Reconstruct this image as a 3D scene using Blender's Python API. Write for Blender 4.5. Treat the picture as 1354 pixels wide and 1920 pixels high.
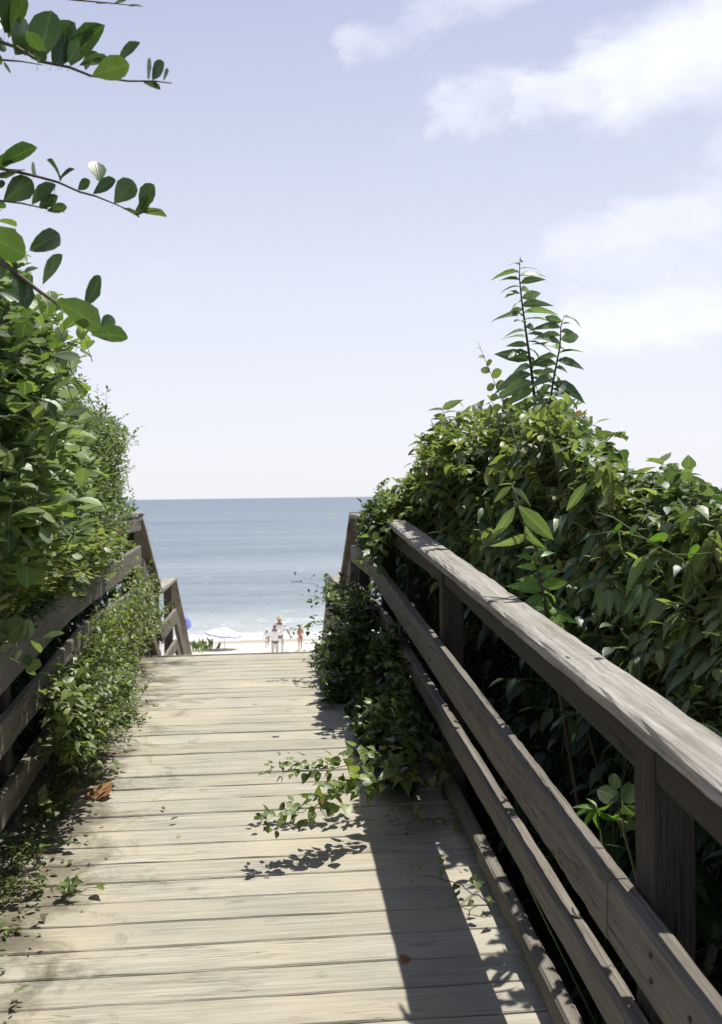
import bpy, math, random
import numpy as np
from mathutils import Vector, Matrix

random.seed(7); RNG = np.random.default_rng(11)
for o in list(bpy.data.objects): bpy.data.objects.remove(o, do_unlink=True)
scene = bpy.context.scene
COL = scene.collection

# ------------------------------------------------------------------ camera
EYE = 1.119                                   # eye height above the level crest of the boardwalk (z = 0)
FPX = 35.0/36.0*1920.0
A, P, RO = math.radians(5.42), math.radians(0.89), 0.0136
F = Vector((math.sin(A)*math.cos(P), math.cos(A)*math.cos(P), -math.sin(P)))
R0 = Vector((math.cos(A), -math.sin(A), 0)); U0 = R0.cross(F)
RV = R0*math.cos(RO) - U0*math.sin(RO); UV = U0*math.cos(RO) + R0*math.sin(RO)
CP = Vector((0, 0, EYE))
cam = bpy.data.cameras.new('camera'); camo = bpy.data.objects.new('camera', cam); COL.objects.link(camo)
cam.lens = 35; cam.sensor_fit = 'VERTICAL'; cam.sensor_height = 36; cam.sensor_width = 36
cam.clip_start = 0.05; cam.clip_end = 60000
camo.matrix_world = Matrix(((RV.x, UV.x, -F.x, CP.x), (RV.y, UV.y, -F.y, CP.y), (RV.z, UV.z, -F.z, CP.z), (0, 0, 0, 1)))
cam.dof.use_dof = True; cam.dof.focus_distance = 3.4; cam.dof.aperture_fstop = 7.0
scene.camera = camo

# ------------------------------------------------------------------ sun, sky, exposure
SUN = Vector((0.285, 0.34, 1.0)).normalized()
sun = bpy.data.lights.new('sun', 'SUN'); suno = bpy.data.objects.new('sun', sun); COL.objects.link(suno)
sun.energy = 5.0; sun.angle = math.radians(0.53); sun.color = (1.0, 0.965, 0.90)
suno.rotation_euler = SUN.to_track_quat('Z', 'Y').to_euler(); suno.location = (10, 12, 35)
SKY_STRENGTH = 0.088
w = bpy.data.worlds.new('World'); scene.world = w; w.use_nodes = True
nt = w.node_tree; nt.nodes.clear()
def N(t, typ, **kw):
    n = t.nodes.new(typ)
    for k, v in kw.items():
        if k.startswith('i_'): n.inputs[k[2:].replace('_', ' ')].default_value = v
        elif k.startswith('n'): n.inputs[int(k[1:])].default_value = v
        else: setattr(n, k, v)
    return n
def L(t, a, b): t.links.new(a, b)
def math_n(t, op, a, b=None, c=None, clamp=False):
    n = t.nodes.new('ShaderNodeMath'); n.operation = op; n.use_clamp = clamp
    for i, v in enumerate((a, b, c)):
        if v is None: continue
        if isinstance(v, (int, float)): n.inputs[i].default_value = v
        else: t.links.new(v, n.inputs[i])
    return n.outputs[0]
def mix_c(t, fac, a, b, mode='MIX'):
    n = t.nodes.new('ShaderNodeMix'); n.data_type = 'RGBA'; n.blend_type = mode
    for s, v in ((0, fac), (6, a), (7, b)):
        if isinstance(v, (int, float)): n.inputs[s].default_value = v
        elif isinstance(v, tuple): n.inputs[s].default_value = (*v, 1) if len(v) == 3 else v
        else: t.links.new(v, n.inputs[s])
    return n.outputs[2]
def ramp(t, fac, stops):
    n = t.nodes.new('ShaderNodeValToRGB'); e = n.color_ramp.elements
    while len(e) < len(stops): e.new(0.5)
    for el, (p, c) in zip(e, stops): el.position = p; el.color = (*c, 1) if isinstance(c, tuple) else (c, c, c, 1)
    t.links.new(fac, n.inputs[0]); return n.outputs[0]

sky = N(nt, 'ShaderNodeTexSky', sky_type='NISHITA', sun_disc=False)
sky.sun_elevation = math.asin(SUN.z); sky.sun_rotation = math.atan2(SUN.x, SUN.y)
sky.altitude = 0; sky.air_density = 1.0; sky.dust_density = 1.6; sky.ozone_density = 2.0
tc = N(nt, 'ShaderNodeTexCoord')
# summer haze in the air: the sky is a milky lavender blue, paler towards the horizon everywhere
sepz = N(nt, 'ShaderNodeSeparateXYZ'); L(nt, tc.outputs['Generated'], sepz.inputs[0])
zabs = math_n(nt, 'ABSOLUTE', sepz.outputs[2])
milk = ramp(nt, zabs, [(0.0, 0.86), (0.18, 0.74), (0.45, 0.55), (1.0, 0.40)])
milkc = ramp(nt, zabs, [(0.0, (9.1, 9.2, 9.8)), (0.22, (8.5, 8.65, 9.7)), (0.46, (6.6, 6.75, 8.7)), (0.75, (2.6, 2.9, 5.2)), (1.0, (1.3, 1.6, 3.6))])
for n in nt.nodes:
    if n.type == 'VALTORGB': n.color_ramp.interpolation = 'LINEAR'
base = mix_c(nt, milk, sky.outputs[0], milkc)
# clouds: gnomonic-like coordinates of the view direction
def pxdir(x, y):
    return (F + RV*((x-677)/FPX) + UV*((960-y)/FPX)).normalized()
mp = N(nt, 'ShaderNodeMapping'); mp.inputs['Scale'].default_value = (1, 1, 1.9)
L(nt, tc.outputs['Generated'], mp.inputs[0])
n1 = N(nt, 'ShaderNodeTexNoise', i_Scale=4.2, i_Detail=7.0, i_Roughness=0.56, i_Distortion=0.25); L(nt, mp.outputs[0], n1.inputs['Vector'])
n2 = N(nt, 'ShaderNodeTexNoise', i_Scale=17.0, i_Detail=6.0, i_Roughness=0.6, i_Distortion=0.2); L(nt, mp.outputs[0], n2.inputs['Vector'])
# cloud banks (centre, axis end, half width) laid along lines in the sky
banks = [((850, 220), (980, 165), .026, .75), ((980, 185), (1180, 165), .024, .95), ((1170, 140), (1450, 20), .052, 1.15), ((1260, 175), (1500, 150), .028, .7),
         ((665, 75), (800, 30), .020, .75), ((800, 20), (1000, -60), .028, .75),
         ((1070, 460), (1330, 400), .034, .72), ((1110, 605), (1500, 565), .038, .82), ((1000, 650), (1200, 640), .025, .45), ((1150, 500), (1400, 490), .03, .5),
         ((250, 590), (350, 590), .025, .28), ((290, 470), (350, 470), .015, .28), ((760, 230), (850, 180), .03, .25),
         ((1500, 350), (2600, 100), .10, .8), ((-900, 200), (-300, 330), .07, .8), ((-2200, 500), (-1300, 350), .08, .7), ((600, -900), (1500, -1300), .12, .8), ((-400, -700), (100, -900), .1, .7)]
acc = None
warp = N(nt, 'ShaderNodeVectorMath', operation='MULTIPLY_ADD')
L(nt, n2.outputs['Color'], warp.inputs[0]); warp.inputs[1].default_value = (.055, .055, .055); 
L(nt, tc.outputs['Generated'], warp.inputs[2])
sub = N(nt, 'ShaderNodeVectorMath', operation='SUBTRACT'); L(nt, warp.outputs[0], sub.inputs[0]); sub.inputs[1].default_value = (.0275, .0275, .0275)
for (a, b, wd, amp) in banks:
    pa, pb = pxdir(*a), pxdir(*b); ab = pb-pa
    v = N(nt, 'ShaderNodeVectorMath', operation='SUBTRACT'); L(nt, sub.outputs[0], v.inputs[0]); v.inputs[1].default_value = pa
    dt = N(nt, 'ShaderNodeVectorMath', operation='DOT_PRODUCT'); L(nt, v.outputs[0], dt.inputs[0]); dt.inputs[1].default_value = ab/ab.length_squared
    tcl = math_n(nt, 'MULTIPLY', dt.outputs['Value'], 1.0, clamp=True)
    sc = N(nt, 'ShaderNodeVectorMath', operation='SCALE'); sc.inputs[0].default_value = ab; L(nt, tcl, sc.inputs['Scale'])
    d = N(nt, 'ShaderNodeVectorMath', operation='DISTANCE'); L(nt, v.outputs[0], d.inputs[0]); L(nt, sc.outputs[0], d.inputs[1])
    m = N(nt, 'ShaderNodeMapRange', interpolation_type='SMOOTHSTEP'); L(nt, d.outputs['Value'], m.inputs[0])
    m.inputs[1].default_value = wd*1.6; m.inputs[2].default_value = wd*.25; m.inputs[3].default_value = 0; m.inputs[4].default_value = amp
    acc = m.outputs[0] if acc is None else math_n(nt, 'MAXIMUM', acc, m.outputs[0])
nz = math_n(nt, 'SUBTRACT', n1.outputs[0], .5); nz2 = math_n(nt, 'SUBTRACT', n2.outputs[0], .5)
dens = math_n(nt, 'ADD', acc, math_n(nt, 'ADD', math_n(nt, 'MULTIPLY', nz, 0.7), math_n(nt, 'MULTIPLY', nz2, .75)))
cm = N(nt, 'ShaderNodeMapRange', interpolation_type='SMOOTHSTEP'); L(nt, dens, cm.inputs[0])
cm.inputs[1].default_value = .15; cm.inputs[2].default_value = 1.45; cm.inputs[3].default_value = 0; cm.inputs[4].default_value = .92
final = mix_c(nt, cm.outputs[0], base, (10.0, 10.2, 10.8))
bg = N(nt, 'ShaderNodeBackground', i_Strength=SKY_STRENGTH); L(nt, final, bg.inputs[0])
wo = N(nt, 'ShaderNodeOutputWorld'); L(nt, bg.outputs[0], wo.inputs[0])
scene.view_settings.view_transform = 'Standard'; scene.view_settings.look = 'None'
scene.view_settings.exposure = 0.32; scene.view_settings.gamma = 1.0; scene.view_settings.use_curve_mapping = False
scene.render.film_transparent = False
try: scene.cycles.transparent_max_bounces = 8; scene.cycles.max_bounces = 6; scene.cycles.use_denoising = True
except Exception: pass

# ------------------------------------------------------------------ helpers
def proj(p):
    v = Vector(p)-CP; d = v.dot(F)
    if d < 1e-3: return (-9999, -9999, d)
    return (677+FPX*v.dot(RV)/d, 960-FPX*v.dot(UV)/d, d)
NF, NR, NU, NC = (np.array(v) for v in (F, RV, UV, CP))
def proj_np(pts):
    v = pts-NC; d = v@NF; dd = np.where(d < 1e-3, 1e-3, d)
    return 677+FPX*(v@NR)/dd, 960-FPX*(v@NU)/dd, d
def unp(x, y, d): return CP + F*d + RV*(d*(x-677)/FPX) + UV*(d*(960-y)/FPX)
def unpX(x, y, X):
    r = F + RV*((x-677)/FPX) + UV*((960-y)/FPX); return CP + r*(X/r.x)

def tag(o, label=None, cat=None, group=None, kind=None):
    if label: o['label'] = label
    if cat: o['category'] = cat
    if group: o['group'] = group
    if kind: o['kind'] = kind
    return o
def link(name, me, mat=None, parent=None, world=None):
    o = bpy.data.objects.new(name, me); COL.objects.link(o)
    if mat is not None and me is not None and not me.materials: me.materials.append(mat)
    if parent is not None:
        o.parent = parent
        PW = parent.get('_w'); 
    if world is not None: o.matrix_world = world if parent is None else PINV(parent) @ world
    return o
_loc = {}
def PINV(parent):
    m = Matrix.Identity(4); p = parent
    while p is not None: m = p.matrix_basis @ m; p = p.parent
    return m.inverted()
def put(name, me, mat, parent, world):          # world matrix under a parent, without a depsgraph update
    o = bpy.data.objects.new(name, me); COL.objects.link(o)
    if mat is not None and not me.materials: me.materials.append(mat)
    if parent is not None:
        o.parent = parent; o.matrix_basis = PINV(parent) @ world
    else: o.matrix_basis = world
    return o
def empty(name, loc, label=None, cat=None, group=None, kind=None, rz=0):
    o = bpy.data.objects.new(name, None); COL.objects.link(o)
    o.matrix_basis = Matrix.Translation(loc) @ Matrix.Rotation(rz, 4, 'Z')
    o.empty_display_size = .2
    return tag(o, label, cat, group, kind)
def mesh(name, v, f, smooth=False):
    me = bpy.data.meshes.new(name); me.from_pydata([tuple(p) for p in v], [], f); me.update()
    if smooth: me.polygons.foreach_set('use_smooth', [True]*len(me.polygons))
    return me
class MB:
    def __init__(s): s.v = []; s.f = []
    def add(s, v, f): n = len(s.v); s.v += [tuple(p) for p in v]; s.f += [tuple(i+n for i in q) for q in f]
    def box(s, c, h, rot=None):
        v = [Vector((x*h[0], y*h[1], z*h[2])) for x in (-1, 1) for y in (-1, 1) for z in (-1, 1)]
        if rot: v = [rot@p for p in v]
        s.add([p+Vector(c) for p in v], [(0, 1, 3, 2), (4, 6, 7, 5), (0, 4, 5, 1), (2, 3, 7, 6), (0, 2, 6, 4), (1, 5, 7, 3)])
    def tube(s, pts, rad, n=6, cap=True):
        pts = [Vector(p) for p in pts]; m = len(pts)
        if isinstance(rad, (int, float)): rad = [rad]*m
        ring = []; up = Vector((.31, .22, .9)).normalized()
        for i, p in enumerate(pts):
            t = (pts[min(i+1, m-1)]-pts[max(i-1, 0)]).normalized()
            a = t.cross(up); a = a.normalized() if a.length > .05 else t.cross(Vector((1, 0, 0))).normalized()
            b = t.cross(a)
            ring += [p+(a*math.cos(2*math.pi*k/n)+b*math.sin(2*math.pi*k/n))*rad[i] for k in range(n)]
        fs = [(i*n+k, i*n+(k+1) % n, (i+1)*n+(k+1) % n, (i+1)*n+k) for i in range(m-1) for k in range(n)]
        if cap: fs += [tuple(range(n-1, -1, -1)), tuple((m-1)*n+k for k in range(n))]
        s.add(ring, fs)
    def lathe(s, prof, n=16, c=(0, 0, 0)):
        c = Vector(c); v = []
        for r, z in prof: v += [c+Vector((r*math.cos(2*math.pi*k/n), r*math.sin(2*math.pi*k/n), z)) for k in range(n)]
        m = len(prof)
        s.add(v, [(i*n+k, i*n+(k+1) % n, (i+1)*n+(k+1) % n, (i+1)*n+k) for i in range(m-1) for k in range(n)])
    def mesh(s, name, smooth=False): return mesh(name, s.v, s.f, smooth)

# ------------------------------------------------------------------ materials
def new_mat(name):
    m = bpy.data.materials.new(name); m.use_nodes = True; t = m.node_tree
    b = t.nodes['Principled BSDF']; return m, t, b
def simple(name, col, rough=.6, spec=.4, var=.08, scale=30):
    m, t, b = new_mat(name)
    tcn = N(t, 'ShaderNodeTexCoord'); n = N(t, 'ShaderNodeTexNoise', i_Scale=scale, i_Detail=3.0); L(t, tcn.outputs['Object'], n.inputs['Vector'])
    k = math_n(t, 'MULTIPLY_ADD', n.outputs[0], 2*var, 1-var)
    L(t, mix_c(t, 1.0, tuple(col), k, 'MULTIPLY'), b.inputs['Base Color'])
    b.inputs['Roughness'].default_value = rough; b.inputs['Specular IOR Level'].default_value = spec
    return m

def wood(name, c_hi, c_lo, c_dark, grain=1.0, bump=.5, dirt=False, crack=.5, warm=(.0, .0, .0)):
    m, t, b = new_mat(name)
    tcn = N(t, 'ShaderNodeTexCoord'); oi = N(t, 'ShaderNodeObjectInfo')
    off = N(t, 'ShaderNodeVectorMath', operation='SCALE'); off.inputs[0].default_value = (37.0, 19.0, 53.0); L(t, oi.outputs['Random'], off.inputs['Scale'])
    add = N(t, 'ShaderNodeVectorMath', operation='ADD'); L(t, tcn.outputs['Object'], add.inputs[0]); L(t, off.outputs[0], add.inputs[1])
    def noise(sx, sy, sz, scale, det=5.0, rough=.6, dist=0.0):
        mpn = N(t, 'ShaderNodeMapping'); mpn.inputs['Scale'].default_value = (sx, sy, sz); L(t, add.outputs[0], mpn.inputs[0])
        n = N(t, 'ShaderNodeTexNoise', i_Scale=scale, i_Detail=det, i_Roughness=rough, i_Distortion=dist); L(t, mpn.outputs[0], n.inputs['Vector']); return n.outputs[0]
    g1 = noise(1.1, 46, 46, 1.6*grain, 6, .65, .35)       # long grain
    g2 = noise(5, 190, 190, 1.4*grain, 4, .6)              # fine fibres
    bl = noise(2.0, 4.5, 4.5, 1.6, 4, .6, .4)             # blotches
    kn = noise(4.0, 11, 11, 1.5, 2, .5, .6)               # knots and stains
    fl = noise(60, 60, 60, 9, 3, .7)                      # weathering specks
    base = mix_c(t, ramp(t, g1, [(.28, 0.0), (.72, 1.0)]), c_lo, c_hi)
    base = mix_c(t, math_n(t, 'MULTIPLY', ramp(t, g2, [(.35, 1.0), (.60, 0.0)]), .7), base, c_lo)
    base = mix_c(t, math_n(t, 'MULTIPLY', ramp(t, bl, [(.42, 0.0), (.72, 1.0)]), .55), base, tuple(x*.74+y for x, y in zip(c_hi, warm)))
    base = mix_c(t, math_n(t, 'MULTIPLY', ramp(t, kn, [(.68, 0.0), (.78, 1.0)]), .55), base, c_dark)
    crk = ramp(t, noise(.9, 30, 30, 1.9*grain, 3, .5, .5), [(.485, 0.0), (.5, 1.0), (.515, 0.0)])
    msk = ramp(t, noise(1.2, 3, 3, 1.3, 2, .5), [(.5, 0.0), (.62, 1.0)])
    ck = math_n(t, 'MULTIPLY', math_n(t, 'MULTIPLY', crk, msk), crack)
    base = mix_c(t, ck, base, c_dark)
    base = mix_c(t, math_n(t, 'MULTIPLY', ramp(t, fl, [(.3, .5), (.6, 0.0)]), .5), base, c_lo)
    val = math_n(t, 'MULTIPLY_ADD', oi.outputs['Random'], .14, .92)
    base = mix_c(t, 1.0, base, val, 'MULTIPLY')
    if dirt:   # sand, soil and rotted leaf swept against the left edge of the walk (object x runs across the deck)
        sp = N(t, 'ShaderNodeSeparateXYZ'); L(t, tcn.outputs['Object'], sp.inputs[0])
        geo = N(t, 'ShaderNodeNewGeometry')
        dn = N(t, 'ShaderNodeTexNoise', i_Scale=5.5, i_Detail=7.0, i_Roughness=.68, i_Distortion=.5); L(t, geo.outputs['Position'], dn.inputs['Vector'])
        e = N(t, 'ShaderNodeMapRange'); L(t, sp.outputs[0], e.inputs[0]); e.inputs[1].default_value = -.12; e.inputs[2].default_value = -.92; e.inputs[3].default_value = -.13; e.inputs[4].default_value = .34
        q = math_n(t, 'ADD', math_n(t, 'MULTIPLY', e.outputs[0], 1.12), dn.outputs[0])
        k = ramp(t, q, [(.52, 0.0), (.70, 1.0)])
        base = mix_c(t, math_n(t, 'MULTIPLY', k, .8), base, (.085, .07, .045))
        yn = N(t, 'ShaderNodeTexNoise', i_Scale=2.6, i_Detail=4.0); L(t, geo.outputs['Position'], yn.inputs['Vector'])
        base = mix_c(t, math_n(t, 'MULTIPLY', ramp(t, yn.outputs[0], [(.48, 0.0), (.66, 1.0)]), .26), base, (.47, .40, .26))
    L(t, base, b.inputs['Base Color'])
    b.inputs['Roughness'].default_value = .82; b.inputs['Specular IOR Level'].default_value = .25
    h = math_n(t, 'ADD', math_n(t, 'MULTIPLY', g1, .7), math_n(t, 'MULTIPLY', g2, .35)); h = math_n(t, 'SUBTRACT', h, math_n(t, 'MULTIPLY', ck, .9))
    bm_ = N(t, 'ShaderNodeBump', i_Strength=bump, i_Distance=.006); L(t, h, bm_.inputs['Height']); L(t, bm_.outputs[0], b.inputs['Normal'])
    return m
M_DECK = wood('weathered_deck_wood', (.53, .50, .42), (.265, .245, .195), (.09, .075, .055), bump=.6, dirt=True, crack=.8, warm=(.10, .07, .02))
M_RAIL = wood('weathered_grey_wood', (.30, .27, .22), (.105, .092, .07), (.02, .016, .012), grain=1.0, bump=.9, crack=.9)
M_CAP = wood('sun_bleached_cap_wood', (.58, .55, .49), (.17, .15, .12), (.045, .036, .028), grain=.8, bump=1.6, crack=1.0)
M_RAIL_SHADE = wood('rail_wood_painted_shade', (.085, .075, .06), (.04, .034, .028), (.012, .01, .008), grain=1.0, bump=.9, crack=.9)  # darker rail wood: shade on posts and right fascia painted into the colour
M_NAIL = simple('rusted_nail', (.06, .04, .03), .7)

def leafmat(name, dark, mid, light, back=None, rough=.38, trans=.33, odd=None, spec=.5):
    m, t, b = new_mat(name)
    oi = N(t, 'ShaderNodeObjectInfo'); at = N(t, 'ShaderNodeAttribute', attribute_name='rnd')
    r = math_n(t, 'FRACT', math_n(t, 'ADD', at.outputs['Fac'], oi.outputs['Random']))
    stops = [(0.0, dark), (.45, mid), (.88, light), (.965, light)] + ([(.985, odd)] if odd else [])
    c = ramp(t, r, stops)
    uv = N(t, 'ShaderNodeAttribute', attribute_name='luv'); sp = N(t, 'ShaderNodeSeparateXYZ'); L(t, uv.outputs['Vector'], sp.inputs[0])
    # side veins and midrib from leaf coordinates
    ay = math_n(t, 'ABSOLUTE', sp.outputs[1])
    vein = math_n(t, 'SINE', math_n(t, 'MULTIPLY', math_n(t, 'SUBTRACT', sp.outputs[0], math_n(t, 'MULTIPLY', ay, .6)), 48))
    vein = ramp(t, vein, [(.80, 0.0), (1.0, 1.0)]); mid_ = ramp(t, ay, [(.0, 1.0), (.035, 0.0)])
    vv = math_n(t, 'MAXIMUM', math_n(t, 'MULTIPLY', vein, .3), math_n(t, 'MULTIPLY', mid_, .8))
    c = mix_c(t, math_n(t, 'MULTIPLY', vv, .5), c, tuple(min(1, x*1.6+.03) for x in light))
    tcn = N(t, 'ShaderNodeTexCoord'); n = N(t, 'ShaderNodeTexNoise', i_Scale=3.0, i_Detail=3.0); L(t, tcn.outputs['Object'], n.inputs['Vector'])
    c = mix_c(t, 1.0, c, math_n(t, 'MULTIPLY_ADD', n.outputs[0], .5, .75), 'MULTIPLY')
    geo = N(t, 'ShaderNodeNewGeometry')
    cb = mix_c(t, 1.0, c, (1.35, 1.25, 1.5), 'MULTIPLY') if back is None else mix_c(t, .5, c, back)
    c2 = mix_c(t, geo.outputs['Backfacing'], c, cb)
    L(t, c2, b.inputs['Base Color']); b.inputs['Roughness'].default_value = rough; b.inputs['Specular IOR Level'].default_value = spec
    bmp = N(t, 'ShaderNodeBump', i_Strength=.25, i_Distance=.002); L(t, vv, bmp.inputs['Height']); L(t, bmp.outputs[0], b.inputs['Normal'])
    tr = N(t, 'ShaderNodeBsdfTranslucent'); L(t, mix_c(t, 1.0, c, (1.45, 1.55, .75), 'MULTIPLY'), tr.inputs[0])
    mx = N(t, 'ShaderNodeMixShader', n0=trans); L(t, b.outputs[0], mx.inputs[1]); L(t, tr.outputs[0], mx.inputs[2])
    L(t, mx.outputs[0], t.nodes['Material Output'].inputs[0]); return m
LM_BROAD = leafmat('waxy_broad_leaf', (.040, .074, .022), (.098, .160, .048), (.21, .28, .09), rough=.42, trans=.36, spec=.42)
LM_FINE = leafmat('fine_shrub_leaf', (.042, .075, .026), (.09, .145, .048), (.17, .23, .075), rough=.42, trans=.36)
LM_LANCE = leafmat('lance_leaf', (.050, .075, .026), (.135, .185, .058), (.27, .31, .115), rough=.42, trans=.38, spec=.42, odd=(.16, .08, .03))
LM_HEART = leafmat('heart_leaf', (.040, .068, .028), (.090, .135, .055), (.17, .225, .09), rough=.42, trans=.36)
LM_BRIGHT = leafmat('young_leaf', (.07, .15, .025), (.10, .20, .03), (.15, .26, .045), rough=.4, trans=.4)
LM_VINE = leafmat('vine_leaf', (.042, .072, .022), (.11, .165, .048), (.24, .29, .09), rough=.42, trans=.36, odd=(.17, .13, .06))
LM_DARK = leafmat('branch_leaf', (.028, .065, .02), (.042, .09, .026), (.08, .14, .036), rough=.36, trans=.30)
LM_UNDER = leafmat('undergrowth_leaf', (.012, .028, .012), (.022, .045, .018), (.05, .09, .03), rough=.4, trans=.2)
LM_IVY_SHADE = leafmat('shade_toned_ivy_leaf', (.014, .032, .012), (.032, .060, .018), (.10, .145, .032), rough=.4, trans=.28)  # leaf colour darkened to paint in the shade lying on the ivy heap
LM_SAP = leafmat('sapling_leaf', (.065, .11, .055), (.12, .19, .09), (.22, .30, .13), rough=.42, trans=.38, spec=.4)
LM_DRY = leafmat('dry_leaf', (.16, .08, .03), (.35, .15, .04), (.45, .24, .08), rough=.7, trans=.2)
M_STEM = simple('green_brown_stem', (.10, .085, .05), .7)
M_STEMG = simple('pale_green_stem', (.16, .21, .07), .5)
M_BARK = simple('shrub_bark', (.09, .075, .055), .9)

# ------------------------------------------------------------------ leaf templates (x along the leaf, z up)
def leaf_tpl(stations, widths, fold=.12, droop=.1, wave=0.0, petiole=.12):
    n = len(stations); V = []; UVs = []; Fc = []
    def zc(t): return -droop*t*t
    V.append((-petiole, .008, petiole*.12)); UVs.append((0, 0)); V.append((-petiole, -.008, petiole*.12)); UVs.append((0, 0))
    V.append((0, 0, 0)); UVs.append((0, 0)); prev = (2, 2, 2); Fc.append((0, 1, 2))
    for i, (t, wd) in enumerate(zip(stations, widths)):
        if i == n-1 and wd == 0:
            V.append((t, 0, zc(t))); UVs.append((t, 0)); k = len(V)-1
            Fc += [(prev[0], k, prev[1]), (prev[1], k, prev[2])]; break
        z = zc(t); wz = fold*wd + wave*math.sin(i*2.3)
        V += [(t-.25*wd*fold, -wd, z+wz), (t, 0, z), (t-.25*wd*fold, wd, z+fold*wd+wave*math.cos(i*1.9))]
        UVs += [(t, -wd), (t, 0), (t, wd)]; k = len(V)-3
        if prev[0] == prev[1]: Fc += [(prev[1], k, k+1), (prev[1], k+1, k+2)]
        else: Fc += [(prev[0], k, k+1, prev[1]), (prev[1], k+1, k+2, prev[2])]
        prev = (k, k+1, k+2)
    return np.array(V, float), Fc, np.array(UVs, float)
TPL = {
 'droop': [leaf_tpl([.1, .3, .55, .8, 1], [.09, .19, .19, .10, 0], .3, .45), leaf_tpl([.1, .3, .55, .8, 1], [.08, .18, .18, .09, 0], .4, .75, .012)],
 'obovate': [leaf_tpl([.12, .38, .62, .84, .95, 1], [.09, .25, .33, .27, .14, 0], .18, .12), leaf_tpl([.1, .35, .6, .85, .96, 1], [.09, .27, .36, .29, .13, 0], .3, .25, .01), leaf_tpl([.12, .35, .62, .84, .95, 1], [.11, .22, .28, .26, .13, 0], .45, .35, .025), leaf_tpl([.1, .3, .6, .85, .96, 1], [.12, .30, .37, .25, .12, 0], .08, -.12, .02)],
 'round': [leaf_tpl([.06, .25, .5, .75, .93, 1], [.17, .38, .45, .38, .18, 0], .12, .1, .01)],
 'lance': [leaf_tpl([.12, .35, .6, .82, 1], [.07, .145, .13, .07, 0], .35, .45), leaf_tpl([.12, .35, .6, .82, 1], [.07, .14, .12, .06, 0], .45, .75, .008)],
 'broadlance': [leaf_tpl([.1, .3, .55, .8, 1], [.12, .23, .22, .11, 0], .28, .35, .012)],
 'heart': [leaf_tpl([-.06, .12, .38, .68, 1], [.20, .40, .40, .21, 0], .2, .2, .015, .3), leaf_tpl([-.04, .15, .4, .7, 1], [.18, .36, .38, .2, 0], .35, .35, .02, .3)],
 'small': [leaf_tpl([.25, .6, 1], [.16, .2, 0], .25, .15)],
 'oval': [leaf_tpl([.08, .28, .55, .8, .95, 1], [.10, .21, .26, .19, .08, 0], .22, .25, .012), leaf_tpl([.08, .28, .55, .8, .95, 1], [.08, .19, .23, .15, .06, 0], .4, .5, .02)],
 'narrow': [leaf_tpl([.3, .7, 1], [.09, .09, 0], .3, .2)],
}
TPLMESH = {}
def tpl_mesh(kind, i, mat):
    key = (kind, i, mat.name)
    if key not in TPLMESH:
        V, Fc, UVs = TPL[kind][i]
        me = bpy.data.meshes.new('leaf'); me.from_pydata([tuple(p) for p in V], [], Fc)
        a = me.attributes.new('luv', 'FLOAT_VECTOR', 'POINT'); a.data.foreach_set('vector', np.c_[UVs, np.zeros(len(UVs))].astype(np.float32).ravel())
        me.polygons.foreach_set('use_smooth', [True]*len(me.polygons)); me.materials.append(mat); me.update(); TPLMESH[key] = me
    return TPLMESH[key]

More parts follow.
